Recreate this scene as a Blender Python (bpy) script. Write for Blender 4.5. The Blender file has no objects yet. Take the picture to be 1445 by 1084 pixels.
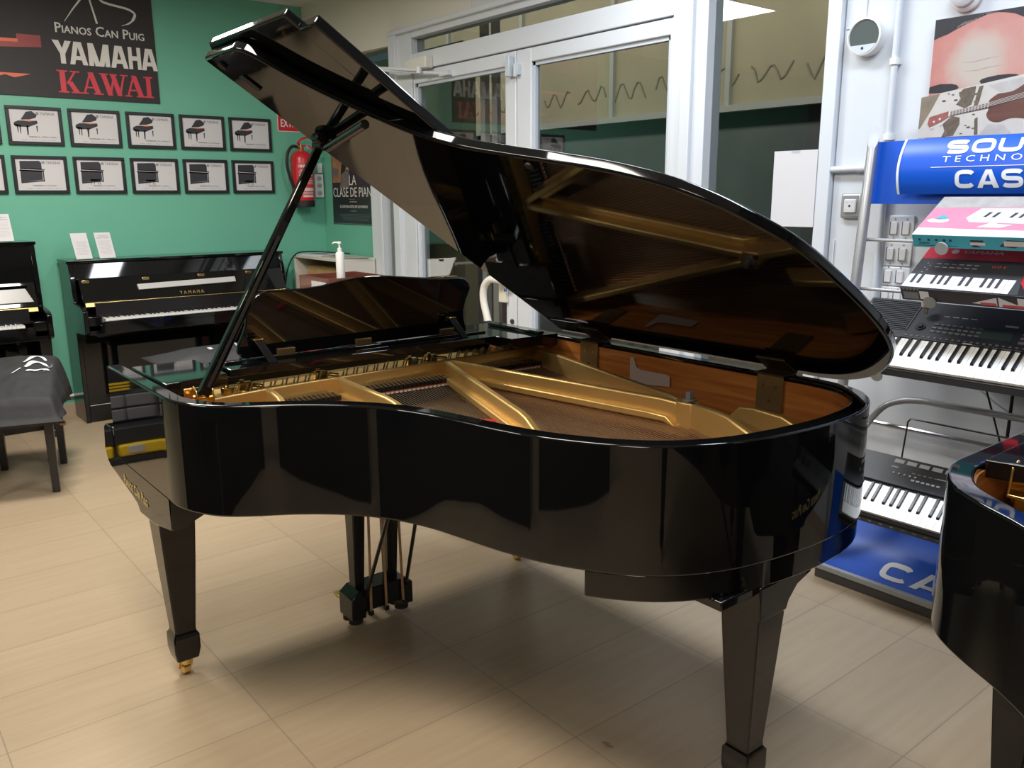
import bpy, bmesh, math, random
from mathutils import Vector, Matrix
random.seed(7)
PI = math.pi
SC = bpy.context.scene
COL = SC.collection

# ------------------------------------------------------------------ camera, world, light, exposure
cam_data = bpy.data.cameras.new('camera')
cam = bpy.data.objects.new('camera', cam_data); COL.objects.link(cam)
CAM_F, CAM_PITCH, CAM_YAW, CAM_ROLL = 1195.2, math.radians(12.492), math.radians(38.953), math.radians(-0.308)
cam_data.sensor_fit = 'HORIZONTAL'; cam_data.sensor_width = 36.0
cam_data.lens = CAM_F / 1445 * 36.0
cam_data.clip_start = 0.02; cam_data.clip_end = 100
fw = Vector((math.sin(CAM_YAW)*math.cos(CAM_PITCH), math.cos(CAM_YAW)*math.cos(CAM_PITCH), -math.sin(CAM_PITCH)))
rt = Vector((math.cos(CAM_YAW), -math.sin(CAM_YAW), 0)); up = rt.cross(fw)
r2 = math.cos(CAM_ROLL)*rt + math.sin(CAM_ROLL)*up; u2 = -math.sin(CAM_ROLL)*rt + math.cos(CAM_ROLL)*up
M = Matrix((r2, u2, -fw)).transposed().to_4x4(); M.translation = Vector((0, 0, 1.505))
cam.matrix_world = M
SC.camera = cam
SC.view_settings.view_transform = 'Standard'; SC.view_settings.look = 'None'
SC.view_settings.gamma = 1.0; SC.view_settings.use_curve_mapping = False
SC.view_settings.exposure = 0.35
world = bpy.data.worlds.new('world'); SC.world = world; world.use_nodes = True
world.node_tree.nodes['Background'].inputs[0].default_value = (0.10, 0.13, 0.18, 1)
world.node_tree.nodes['Background'].inputs[1].default_value = 0.35

CEIL = 2.97
# ceiling lamps: (x, y, size x, size y, watts, colour)
LAMPS = [(0.95, 4.52, 0.8, 0.55, 62, (1.0, 0.94, 0.84)),
         (0.25, 1.5, 0.6, 1.2, 58, (1.0, 0.93, 0.82)),
         (-1.9, 3.2, 0.6, 1.2, 40, (1.0, 0.93, 0.82)),
         (-1.5, -1.2, 0.6, 1.2, 35, (1.0, 0.92, 0.80)),
         (2.45, 2.6, 0.3, 1.2, 27, (0.90, 0.95, 1.0)),
         (2.25, 0.75, 0.3, 1.2, 35, (0.76, 0.87, 1.0))]

# ------------------------------------------------------------------ materials
def nodes_of(m):
    m.use_nodes = True
    return m.node_tree.nodes, m.node_tree.links
def mat(name, col, rough=0.5, metal=0.0, spec=0.5, noise=0.0, nscale=20.0, bump=0.0, emit=0.0, coat=0.0, stretch=None):
    m = bpy.data.materials.new(name); N, L = nodes_of(m)
    b = N['Principled BSDF']
    b.inputs['Base Color'].default_value = (*col, 1); b.inputs['Roughness'].default_value = rough
    b.inputs['Metallic'].default_value = metal; b.inputs['Specular IOR Level'].default_value = spec
    b.inputs['Coat Weight'].default_value = coat; b.inputs['Coat Roughness'].default_value = 0.05
    if emit:
        b.inputs['Emission Color'].default_value = (*col, 1); b.inputs['Emission Strength'].default_value = emit
    if noise or bump:
        t = N.new('ShaderNodeTexNoise'); t.inputs['Scale'].default_value = nscale; t.inputs['Detail'].default_value = 5
        g = N.new('ShaderNodeNewGeometry')
        if stretch:
            mp = N.new('ShaderNodeMapping'); mp.inputs['Scale'].default_value = stretch
            L.new(g.outputs['Position'], mp.inputs[0]); L.new(mp.outputs[0], t.inputs['Vector'])
        else:
            L.new(g.outputs['Position'], t.inputs['Vector'])
        if noise:
            r = N.new('ShaderNodeMixRGB'); r.blend_type = 'MIX'
            r.inputs[1].default_value = (*[c*(1-noise) for c in col], 1)
            r.inputs[2].default_value = (*[min(1, c*(1+noise)) for c in col], 1)
            L.new(t.outputs['Fac'], r.inputs[0]); L.new(r.outputs[0], b.inputs['Base Color'])
        if bump:
            bp = N.new('ShaderNodeBump'); bp.inputs['Strength'].default_value = bump; bp.inputs['Distance'].default_value = 0.01
            L.new(t.outputs['Fac'], bp.inputs['Height']); L.new(bp.outputs[0], b.inputs['Normal'])
    return m
def wood_mat(name, c1, c2, rough, scale=(2, 2, 30), coat=0.3):
    m = bpy.data.materials.new(name); N, L = nodes_of(m); b = N['Principled BSDF']
    tc = N.new('ShaderNodeTexCoord'); mp = N.new('ShaderNodeMapping'); mp.inputs['Scale'].default_value = scale
    t = N.new('ShaderNodeTexNoise'); t.inputs['Scale'].default_value = 3; t.inputs['Detail'].default_value = 8; t.inputs['Distortion'].default_value = 0.6
    r = N.new('ShaderNodeValToRGB'); r.color_ramp.elements[0].position = 0.3; r.color_ramp.elements[1].position = 0.72
    r.color_ramp.elements[0].color = (*c1, 1); r.color_ramp.elements[1].color = (*c2, 1)
    L.new(tc.outputs['Object'], mp.inputs[0]); L.new(mp.outputs[0], t.inputs['Vector']); L.new(t.outputs['Fac'], r.inputs[0])
    L.new(r.outputs[0], b.inputs['Base Color'])
    b.inputs['Roughness'].default_value = rough; b.inputs['Coat Weight'].default_value = coat; b.inputs['Coat Roughness'].default_value = 0.05
    return m
def floor_mat():
    m = bpy.data.materials.new('floor_tiles'); N, L = nodes_of(m); b = N['Principled BSDF']
    g = N.new('ShaderNodeNewGeometry')
    off = N.new('ShaderNodeMapping'); off.inputs['Location'].default_value = (-0.212, -0.919, 0)
    L.new(g.outputs['Position'], off.inputs[0])
    br = N.new('ShaderNodeTexBrick'); br.offset = 0.0; br.squash = 1.0
    br.inputs['Scale'].default_value = 1.0; br.inputs['Brick Width'].default_value = 0.634; br.inputs['Row Height'].default_value = 0.3165
    br.inputs['Mortar Size'].default_value = 0.0022; br.inputs['Mortar Smooth'].default_value = 0.3; br.inputs['Bias'].default_value = 0
    br.inputs['Color1'].default_value = (0.40, 0.305, 0.205, 1); br.inputs['Color2'].default_value = (0.435, 0.335, 0.228, 1)
    br.inputs['Mortar'].default_value = (0.28, 0.22, 0.16, 1)
    L.new(off.outputs[0], br.inputs['Vector'])
    st = N.new('ShaderNodeMapping'); st.inputs['Scale'].default_value = (1.2, 16, 1)
    L.new(g.outputs['Position'], st.inputs[0])
    t = N.new('ShaderNodeTexNoise'); t.inputs['Scale'].default_value = 2.2; t.inputs['Detail'].default_value = 7; t.inputs['Distortion'].default_value = 0.5
    L.new(st.outputs[0], t.inputs['Vector'])
    rp = N.new('ShaderNodeValToRGB'); rp.color_ramp.elements[0].position = 0.32; rp.color_ramp.elements[1].position = 0.66
    rp.color_ramp.elements[0].color = (0.88, 0.86, 0.83, 1); rp.color_ramp.elements[1].color = (1, 1, 1, 1)
    L.new(t.outputs['Fac'], rp.inputs[0])
    mx = N.new('ShaderNodeMixRGB'); mx.blend_type = 'MULTIPLY'; mx.inputs[0].default_value = 0.6
    L.new(br.outputs['Color'], mx.inputs[1]); L.new(rp.outputs[0], mx.inputs[2])
    # worn scuffs
    s = N.new('ShaderNodeTexVoronoi'); s.inputs['Scale'].default_value = 2.6
    sd = N.new('ShaderNodeTexNoise'); sd.inputs['Scale'].default_value = 9
    ad = N.new('ShaderNodeMixRGB'); ad.inputs[0].default_value = 0.25
    L.new(g.outputs['Position'], sd.inputs['Vector']); L.new(g.outputs['Position'], ad.inputs[1]); L.new(sd.outputs['Color'], ad.inputs[2]); L.new(ad.outputs[0], s.inputs['Vector'])
    cr = N.new('ShaderNodeValToRGB'); cr.color_ramp.elements[0].position = 0.018; cr.color_ramp.elements[1].position = 0.034
    cr.color_ramp.elements[0].color = (0.45, 0.40, 0.36, 1); cr.color_ramp.elements[1].color = (1, 1, 1, 1)
    L.new(s.outputs['Distance'], cr.inputs[0])
    m2 = N.new('ShaderNodeMixRGB'); m2.blend_type = 'MULTIPLY'; m2.inputs[0].default_value = 0.8
    L.new(mx.outputs[0], m2.inputs[1]); L.new(cr.outputs[0], m2.inputs[2]); L.new(m2.outputs[0], b.inputs['Base Color'])
    b.inputs['Roughness'].default_value = 0.36; b.inputs['Specular IOR Level'].default_value = 0.4
    return m
def glass_mat(name, tint=(0.86, 0.9, 0.9), refl=1.0):
    m = bpy.data.materials.new(name); N, L = nodes_of(m)
    N.remove(N['Principled BSDF']); out = N['Material Output']
    tr = N.new('ShaderNodeBsdfTransparent'); tr.inputs[0].default_value = (*tint, 1)
    gl = N.new('ShaderNodeBsdfGlossy'); gl.inputs['Roughness'].default_value = 0.0
    fr = N.new('ShaderNodeFresnel'); fr.inputs['IOR'].default_value = 1.5
    ge = N.new('ShaderNodeNewGeometry'); io = N.new('ShaderNodeMix'); io.inputs[2].default_value = 1.5; io.inputs[3].default_value = 1/1.5
    L.new(ge.outputs['Backfacing'], io.inputs[0]); L.new(io.outputs[0], fr.inputs['IOR'])
    ml = N.new('ShaderNodeMath'); ml.operation = 'MULTIPLY'; ml.inputs[1].default_value = refl; ml.use_clamp = True
    mx = N.new('ShaderNodeMixShader')
    L.new(fr.outputs[0], ml.inputs[0]); L.new(ml.outputs[0], mx.inputs[0]); L.new(tr.outputs[0], mx.inputs[1]); L.new(gl.outputs[0], mx.inputs[2]); L.new(mx.outputs[0], out.inputs[0])
    return m

LACQ = mat('black_lacquer', (0.0035, 0.0038, 0.0045), 0.035, spec=0.55)
SATIN = mat('satin_black', (0.012, 0.012, 0.013), 0.22)
BLACKP = mat('black_plastic', (0.016, 0.017, 0.021), 0.42)
CHAR = mat('charcoal_plastic', (0.03, 0.032, 0.038), 0.5)
GOLD = mat('gold_plate', (0.66, 0.44, 0.16), 0.42, metal=0.75)
BRASS = mat('brass', (0.78, 0.56, 0.22), 0.25, metal=1.0)
DBRASS = mat('worn_brass', (0.30, 0.20, 0.09), 0.4, metal=0.7)
LEAFB = mat('dull_bronze', (0.06, 0.035, 0.018), 0.5, metal=0.4)
GOLDPAINT = mat('gold_lettering', (0.80, 0.60, 0.22), 0.4)
STEEL = mat('steel', (0.62, 0.62, 0.62), 0.28, metal=1.0)
SILVER = mat('silver_paint', (0.42, 0.43, 0.45), 0.35, metal=0.55)
COPPER = mat('string_copper', (0.50, 0.31, 0.19), 0.42, metal=0.9)
STRING = mat('string_steel', (0.55, 0.44, 0.32), 0.4, metal=0.9)
WOODR = wood_mat('mahogany', (0.34, 0.105, 0.025), (0.64, 0.24, 0.06), 0.2, (0.7, 0.7, 14))
SOUND = wood_mat('soundboard', (0.19, 0.12, 0.065), (0.29, 0.19, 0.11), 0.4, (26, 1.2, 2), 0.1)
LYREWOOD = wood_mat('trap_wood', (0.38, 0.22, 0.10), (0.5, 0.31, 0.15), 0.4)
REDWOOD = wood_mat('red_brown_wood', (0.11, 0.03, 0.02), (0.19, 0.055, 0.035), 0.4, (2, 14, 14), 0.1)
TAN = wood_mat('tan_wood', (0.48, 0.30, 0.12), (0.6, 0.4, 0.18), 0.5, (3, 3, 20), 0.0)
REDFELT = mat('red_felt', (0.42, 0.015, 0.02), 0.9, bump=0.5, nscale=300)
WHITEFELT = mat('white_felt', (0.72, 0.66, 0.56), 0.9)
FLOOR = floor_mat()
GREEN = mat('green_paint', (0.15, 0.47, 0.34), 0.45, noise=0.04, nscale=3, bump=0.02)
WALLW = mat('white_wall_paint', (0.62, 0.65, 0.70), 0.5, noise=0.03, nscale=4, bump=0.06)
BEIGE = mat('beige_panel', (0.76, 0.72, 0.65), 0.6, noise=0.02, nscale=3)
CEILM = mat('ceiling_paint', (0.70, 0.70, 0.68), 0.7)
PVC = mat('white_frame', (0.66, 0.69, 0.74), 0.3)
SKIRT = mat('skirting_tile', (0.50, 0.38, 0.28), 0.4, noise=0.12, nscale=8)
GLASS = glass_mat('window_glass', (0.80, 0.83, 0.82), 1.5)
CLEAR = glass_mat('clear_plastic', (0.95, 0.96, 0.97), 1.0)
WHITE = mat('white_plastic', (0.80, 0.80, 0.79), 0.35)
PAPER = mat('white_paper', (0.64, 0.63, 0.66), 0.7)
IVORY = mat('white_key', (0.84, 0.84, 0.83), 0.25)
EBONY = mat('black_key', (0.012, 0.012, 0.014), 0.3)
BLUE = mat('sign_blue', (0.004, 0.088, 0.57), 0.35)
SIGNW = mat('sign_white', (0.78, 0.80, 0.84), 0.4)
REDP = mat('red_paint', (0.58, 0.02, 0.03), 0.3)
REDL = mat('red_lettering', (0.62, 0.045, 0.07), 0.5)
INK = mat('dark_ink', (0.03, 0.03, 0.04), 0.6)
GREYINK = mat('grey_ink', (0.28, 0.28, 0.30), 0.6)
LIGHTGREY = mat('light_grey', (0.45, 0.45, 0.46), 0.4)
CLOTH = mat('black_cloth', (0.022, 0.022, 0.025), 0.75, bump=0.35, nscale=14)
RUBBER = mat('rubber', (0.012, 0.012, 0.012), 0.6)
YELLOW = mat('yellow_plastic', (0.75, 0.50, 0.01), 0.4)
ORANGE = mat('orange_plastic', (0.75, 0.14, 0.01), 0.4)
PINK = mat('box_pink', (0.60, 0.20, 0.30), 0.4, noise=0.25, nscale=9)
TEAL = mat('box_teal', (0.05, 0.36, 0.46), 0.4)
GREYM = mat('mid_grey', (0.16, 0.16, 0.17), 0.5)
BANNERM = mat('banner_black', (0.026, 0.022, 0.025), 0.6, noise=0.3, nscale=2)
GLOW = mat('banner_red_glow', (0.30, 0.035, 0.03), 0.45, noise=0.5, nscale=6)
GLOW2 = mat('banner_orange', (0.75, 0.14, 0.06), 0.45)

# ------------------------------------------------------------------ mesh helpers
class MB:
    def __init__(s): s.bm = bmesh.new()
    def box(s, x0, x1, y0, y1, z0, z1):
        v = [s.bm.verts.new(p) for p in ((x0,y0,z0),(x1,y0,z0),(x1,y1,z0),(x0,y1,z0),(x0,y0,z1),(x1,y0,z1),(x1,y1,z1),(x0,y1,z1))]
        for f in ((3,2,1,0),(4,5,6,7),(0,1,5,4),(1,2,6,5),(2,3,7,6),(3,0,4,7)): s.bm.faces.new([v[i] for i in f])
        return s
    def hexa(s, p):       # 8 corners: bottom ring 0-3, top ring 4-7
        v = [s.bm.verts.new(q) for q in p]
        for f in ((3,2,1,0),(4,5,6,7),(0,1,5,4),(1,2,6,5),(2,3,7,6),(3,0,4,7)): s.bm.faces.new([v[i] for i in f])
        return s
    def prism(s, pts, fa, fb):    # pts 2d; fa, fb map 2d to 3d (two ends)
        a = [s.bm.verts.new(fa(*p)) for p in pts]; b = [s.bm.verts.new(fb(*p)) for p in pts]
        n = len(pts)
        s.bm.faces.new(a[::-1]); s.bm.faces.new(b)
        for i in range(n): s.bm.faces.new([a[i], a[(i+1)%n], b[(i+1)%n], b[i]])
        return s
    def prism_z(s, pts, z0, z1): return s.prism(pts, lambda x,y:(x,y,z0), lambda x,y:(x,y,z1))
    def prism_x(s, pts, x0, x1): return s.prism(pts, lambda y,z:(x0,y,z), lambda y,z:(x1,y,z))
    def prism_y(s, pts, y0, y1): return s.prism(pts, lambda x,z:(x,y0,z), lambda x,z:(x,y1,z))
    def ring(s, outer, inner, z0, z1, closed=False):
        n = len(outer)
        vo0=[s.bm.verts.new((x,y,z0)) for x,y in outer]; vo1=[s.bm.verts.new((x,y,z1)) for x,y in outer]
        vi0=[s.bm.verts.new((x,y,z0)) for x,y in inner]; vi1=[s.bm.verts.new((x,y,z1)) for x,y in inner]
        for i in range(n if closed else n-1):
            j=(i+1)%n
            for q in ((vo0[i],vo0[j],vo1[j],vo1[i]),(vi1[i],vi1[j],vi0[j],vi0[i]),(vo1[i],vo1[j],vi1[j],vi1[i]),(vi0[i],vi0[j],vo0[j],vo0[i])): s.bm.faces.new(q)
        if not closed:
            s.bm.faces.new((vo0[0],vo1[0],vi1[0],vi0[0])); s.bm.faces.new((vi0[-1],vi1[-1],vo1[-1],vo0[-1]))
        return s
    def tube(s, path, r, n=10, cap=True, radii=None):
        path=[Vector(p) for p in path]; rings=[]
        t0=(path[1]-path[0]).normalized(); a=t0.orthogonal().normalized()
        for i,p in enumerate(path):
            if i==0: t=(path[1]-path[0]).normalized()
            elif i==len(path)-1: t=(path[-1]-path[-2]).normalized()
            else: t=((path[i+1]-p).normalized()+(p-path[i-1]).normalized()).normalized()
            a=(a-t*a.dot(t)); a=a.normalized() if a.length>1e-6 else t.orthogonal().normalized()
            b=t.cross(a); rr=radii[i] if radii else r
            rings.append([s.bm.verts.new(p+a*rr*math.cos(2*PI*k/n)+b*rr*math.sin(2*PI*k/n)) for k in range(n)])
        for i in range(len(rings)-1):
            for k in range(n): s.bm.faces.new((rings[i][k],rings[i][(k+1)%n],rings[i+1][(k+1)%n],rings[i+1][k]))
        if cap: s.bm.faces.new(rings[0][::-1]); s.bm.faces.new(rings[-1])
        return s
    def cyl(s, a, b, r, n=20, r2=None): return s.tube([a,b], r, n, True, [r, r if r2 is None else r2])
    def lathe(s, prof, c, n=24, axis='z'):
        rings=[]
        for r,h in prof:
            R=[]
            for k in range(n):
                q=(r*math.cos(2*PI*k/n), r*math.sin(2*PI*k/n))
                p={'z':(q[0],q[1],h),'x':(h,q[0],q[1]),'y':(q[0],h,q[1])}[axis]
                R.append(s.bm.verts.new((c[0]+p[0],c[1]+p[1],c[2]+p[2])))
            rings.append(R)
        for i in range(len(rings)-1):
            for k in range(n): s.bm.faces.new((rings[i][k],rings[i][(k+1)%n],rings[i+1][(k+1)%n],rings[i+1][k]))
        s.bm.faces.new(rings[0][::-1]); s.bm.faces.new(rings[-1])
        return s
    def grid(s, P):       # P[i][j] points -> quads
        V=[[s.bm.verts.new(p) for p in row] for row in P]
        for i in range(len(V)-1):
            for j in range(len(V[0])-1): s.bm.faces.new((V[i][j],V[i+1][j],V[i+1][j+1],V[i][j+1]))
        return s

def obj(name, mb, m, parent=None, bevel=0.0, smooth=35, seg=2):
    bm = mb.bm; bmesh.ops.recalc_face_normals(bm, faces=bm.faces)
    org = WORLD_ORG.get(parent.name if parent else None, Vector((0,0,0)))
    for v in bm.verts: v.co -= org
    me = bpy.data.meshes.new(name); bm.to_mesh(me); bm.free()
    me.materials.append(m)
    for p in me.polygons: p.use_smooth = True
    me.set_sharp_from_angle(angle=math.radians(smooth))
    o = bpy.data.objects.new(name, me); COL.objects.link(o)
    if parent: o.parent = parent; WORLD_ORG[o.name] = org
    if bevel:
        b = o.modifiers.new('bevel','BEVEL'); b.width=bevel; b.segments=seg; b.limit_method='ANGLE'; b.angle_limit=math.radians(40); b.harden_normals=False
    return o
WORLD_ORG = {}
def tag(o, label, cat, group=None):
    o['label']=label; o['category']=cat
    if group: o['group']=group
    return o
def thing(name, label, cat, loc, group=None):
    o=bpy.data.objects.new(name,None); COL.objects.link(o); o.location=loc; o.empty_display_size=0.1
    WORLD_ORG[o.name]=Vector(loc)
    return tag(o,label,cat,group)
def struct(name, mb, m, parent=None, bevel=0.0):
    o=obj(name,mb,m,parent,bevel)
    if not parent: o['kind']='structure'
    return o
def copy_tree(o, parent=None):
    c=o.copy(); COL.objects.link(c)
    if parent: c.parent=parent
    for ch in list(o.children): copy_tree(ch,c)
    return c
class Plane:
    def __init__(s,o,U,V): s.o=Vector(o); s.U=Vector(U); s.V=Vector(V); s.N=s.U.cross(s.V)
    def p(s,u,v,w=0): return s.o+s.U*u+s.V*v+s.N*w
def flat(mb, pl, pts, w0, w1): return mb.prism(pts, lambda u,v: pl.p(u,v,w0), lambda u,v: pl.p(u,v,w1))
def rect(u0,u1,v0,v1): return [(u0,v0),(u1,v0),(u1,v1),(u0,v1)]
def circ(cu,cv,r,n=20,a0=0,a1=2*PI,ry=None):
    ry = r if ry is None else ry
    return [(cu+r*math.cos(a0+(a1-a0)*k/n), cv+ry*math.sin(a0+(a1-a0)*k/n)) for k in range(n)]
def stroke(pts, w):   # thick polyline outline
    L=[];R=[]
    for i,p in enumerate(pts):
        a=pts[max(0,i-1)]; b=pts[min(len(pts)-1,i+1)]; d=Vector((b[0]-a[0],b[1]-a[1])).normalized(); n=Vector((-d.y,d.x))
        ww = w[i] if isinstance(w,(list,tuple)) else w
        L.append((p[0]+n.x*ww/2,p[1]+n.y*ww/2)); R.append((p[0]-n.x*ww/2,p[1]-n.y*ww/2))
    return L+R[::-1]
def catmull(P, k=6):
    out=[]
    for i in range(len(P)-1):
        p0=P[max(0,i-1)];p1=P[i];p2=P[i+1];p3=P[min(len(P)-1,i+2)]
        for j in range(k):
            t=j/k; out.append(tuple(0.5*((2*p1[d])+(-p0[d]+p2[d])*t+(2*p0[d]-5*p1[d]+4*p2[d]-p3[d])*t*t+(-p0[d]+3*p1[d]-3*p2[d]+p3[d])*t**3) for d in range(len(p1))))
    out.append(tuple(P[-1])); return out
def text(name, s, pl, u0, u1, v0, v1, m, parent, w=0.001, bold=0.0, depth=0.0015, shear=0.0, smallcaps=False, res=2):
    cu=bpy.data.curves.new('lettering','FONT'); cu.body=s; cu.size=1; cu.resolution_u=res; cu.shear=shear
    if smallcaps:
        cu.small_caps_scale=0.74
        for f in cu.body_format: f.use_small_caps=True
    t=bpy.data.objects.new('lettering',cu); COL.objects.link(t)
    bpy.context.view_layer.update()
    me=bpy.data.meshes.new_from_object(t.evaluated_get(bpy.context.evaluated_depsgraph_get()))
    bpy.data.objects.remove(t); bpy.data.curves.remove(cu)
    xs=[v.co.x for v in me.vertices]; ys=[v.co.y for v in me.vertices]
    x0,x1,y0,y1=min(xs),max(xs),min(ys),max(ys)
    bm=bmesh.new(); bm.from_mesh(me); bpy.data.meshes.remove(me)
    if bold:
        src=bm.verts[:]; geo=bm.verts[:]+bm.edges[:]+bm.faces[:]; k=0
        for dx,dy in ((-bold,0),(bold,0),(0,bold*0.7),(0,-bold*0.7)):
            k+=1; d=bmesh.ops.duplicate(bm,geom=geo)
            for v in d['geom']:
                if isinstance(v,bmesh.types.BMVert): v.co.x+=dx; v.co.y+=dy; v.co.z+=0.02*k
        x0-=bold; x1+=bold; y0-=bold*0.7; y1+=bold*0.7
    for v in bm.verts:
        u=u0+(v.co.x-x0)/(x1-x0)*(u1-u0); q=v0+(v.co.y-y0)/max(1e-6,(y1-y0))*(v1-v0)
        v.co=pl.p(u,q,w+depth+v.co.z*0.004)
    b=MB(); b.bm.free(); b.bm=bm
    return obj(name,b,m,parent)

# ------------------------------------------------------------------ room shell
XR, YB, XL, YF = 3.296, 6.53, -3.6, -3.4
RW = Plane((XR,0,0),(0,-1,0),(0,0,1))       # right wall, u = -y
GW = Plane((0,YB,0),(1,0,0),(0,0,1))        # green back wall, u = x
def rw(mb, y0, y1, z0, z1, d0, d1): return mb.box(XR-d1, XR-d0, y0, y1, z0, z1)
struct('floor', MB().box(XL-0.1, XR+0.2, YF-0.1, YB+0.1, -0.06, 0), FLOOR)
struct('ceiling', MB().box(XL-0.1, XR+0.2, YF-0.1, YB+0.1, CEIL, CEIL+0.06), CEILM)
struct('wall_back', MB().box(XL-0.1, XR+0.2, YB, YB+0.12, 0, CEIL), GREEN)
struct('wall_left', MB().box(XL-0.12, XL, YF-0.1, YB, 1.9, CEIL), mat('left_wall_paint',(0.16,0.15,0.12),0.6,noise=0.1,nscale=2))
struct('wall_left', MB().box(XL-0.12, XL, YF-0.1, YB, 0, 1.9), mat('left_wall_dado',(0.05,0.10,0.085),0.5,noise=0.4,nscale=2))
struct('wall_front', MB().box(XL-0.1, XR+0.2, YF-0.12, YF, 0, CEIL), mat('front_wall_paint',(0.40,0.36,0.30),0.6,noise=0.1,nscale=2))
struct('wall_right', MB().box(XR, XR+0.14, YF, 1.955, 0, CEIL), WALLW)
struct('wall_right', MB().box(XR, XR+0.14, 5.70, YB, 0, 2.10), GREEN)
wr = MB(); wr.box(XR, XR+0.14, 1.955, 4.45, 2.625, CEIL); struct('wall_right', wr, mat('white_upper_panel',(0.70,0.70,0.70),0.5))
wb = MB(); wb.prism_z([(XR,4.452),(XR+0.14,4.452),(XR+0.14,YB),(3.185,YB),(3.225,6.0),(XR,5.36)], 2.54, CEIL)
wb.box(XR, XR+0.14, 4.452, 5.4, 2.60, CEIL)
wb2 = MB(); wb2.prism_z([(XR,5.385),(XR+0.14,5.385),(XR+0.14,YB),(3.185,YB),(3.23,6.0)], 2.535, CEIL)
wb2.box(XR, XR+0.14, 4.452, 5.385, 2.605, CEIL)
wb.bm.free(); struct('wall_right', wb2, BEIGE)
struct('baseboard_back', MB().box(XL, 2.95, YB-0.012, YB, 0, 0.085), SKIRT)
struct('baseboard_right', MB().box(XR-0.01, XR, YF, 1.955, 0, 0.085), SKIRT)
# cornice strip at the top of the green wall
struct('trim_1', MB().box(XL, 3.2, YB-0.03, YB, CEIL-0.018, CEIL), CEILM)

# outside: the street and the shop fronts opposite
struct('ground_outside', MB().box(XR+0.2, 12, -4, 14, -0.2, -0.1), mat('street',(0.05,0.05,0.055),0.8))
OUT = mat('opposite_front',(0.36,0.32,0.22),0.8,noise=0.25,nscale=1.2)
ow = MB(); ow.box(8.6, 8.8, -4, 14, 2.53, 5.5); struct('wall_outside', ow, OUT)
ol = MB(); ol.box(8.7, 8.8, -4, 14, -0.1, 2.53); struct('wall_outside', ol, mat('opposite_shutter',(0.10,0.11,0.115),0.5,noise=0.4,nscale=1.5))
oe = MB(); oe.box(8.5, 8.62, -4, 14, 2.46, 2.535)
for k in range(9): oe.box(8.55, 8.62, -3+k*1.9, -2.93+k*1.9, 2.53, 4.4)
struct('trim_2', oe, mat('opposite_ledge',(0.40,0.40,0.38),0.6))
sw = MB(); OWP = Plane((8.6,0,0),(0,-1,0),(0,0,1))
for k in range(22):
    u0 = -12+k*0.72
    flat(sw, OWP, stroke([(u0+0.05*j, 2.86+0.14*math.sin(j*1.1+k)*(0.4+0.6*random.random())) for j in range(12)], 0.018), 0.001, 0.01)
struct('trim_3', sw, mat('opposite_scroll',(0.20,0.18,0.13),0.8))

# ---- door_1: white double glazed door with transom
fr = MB()
rw(fr,5.125,5.385,0,2.60,-0.10,0.012)              # left jamb
rw(fr,5.30,5.385,0,2.615,0.0,0.035)
rw(fr,2.63,2.835,0,2.72,-0.10,0.015)               # right post
rw(fr,2.70,2.76,0,2.72,0.01,0.04)
rw(fr,2.835,5.125,2.545,2.60,-0.10,0.012)          # head
rw(fr,2.835,5.385,2.585,2.615,0.0,0.04)
rw(fr,2.835,5.125,2.335,2.445,-0.08,0.012)         # transom bar
door = struct('door_1', fr, PVC, bevel=0.004)
struct('transom_glass', rw(MB(),2.835,5.125,2.445,2.545,-0.045,-0.04), GLASS, door)
def leaf(y0,y1,st0,st1):
    m=MB()
    rw(m,y0,y0+st0,0.02,2.328,-0.06,0.004); rw(m,y1-st1,y1,0.02,2.328,-0.06,0.004)
    rw(m,y0+st0,y1-st1,2.252,2.328,-0.06,0.004); rw(m,y0+st0,y1-st1,0.02,0.22,-0.06,0.004)
    m2=MB()
    for a in (y0+st0,y1-st1-0.02): rw(m2,a,a+0.02,0.22,2.252,-0.045,-0.012)
    rw(m2,y0+st0,y1-st1,2.232,2.252,-0.045,-0.012); rw(m2,y0+st0,y1-st1,0.22,0.24,-0.045,-0.012)
    f=struct('door_leaf', m, PVC, door, bevel=0.005)
    struct('glazing_bead', m2, mat('bead_grey',(0.52,0.57,0.64),0.4), f)
    struct('door_glass', rw(MB(),y0+st0,y1-st1,0.22,2.252,-0.035,-0.03), GLASS, f)
    return f
lf1=leaf(4.022,5.12,0.098,0.015); lf2=leaf(2.84,4.014,0.02,0.13)
hb=MB(); rw(hb,4.035,4.075,2.185,2.30,0.004,0.045); struct('door_bolt', hb, mat('bolt_grey',(0.55,0.60,0.66),0.35), lf1, 0.006)
hh=MB(); hh.cyl((XR-0.03,3.995,2.18),(XR-0.03,3.995,2.25),0.012); rw(hh,3.975,4.01,2.19,2.25,0,0.03); struct('hinge', hh, mat('hinge_grey',(0.55,0.60,0.66),0.35), lf2, 0.003)
ks=MB(); ks.lathe([(0.0001,0),(0.016,0),(0.016,0.006),(0.0001,0.006)],(XR-0.012,4.062,0.745),16,'x'); struct('door_lock', ks, INK, lf1)
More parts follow.
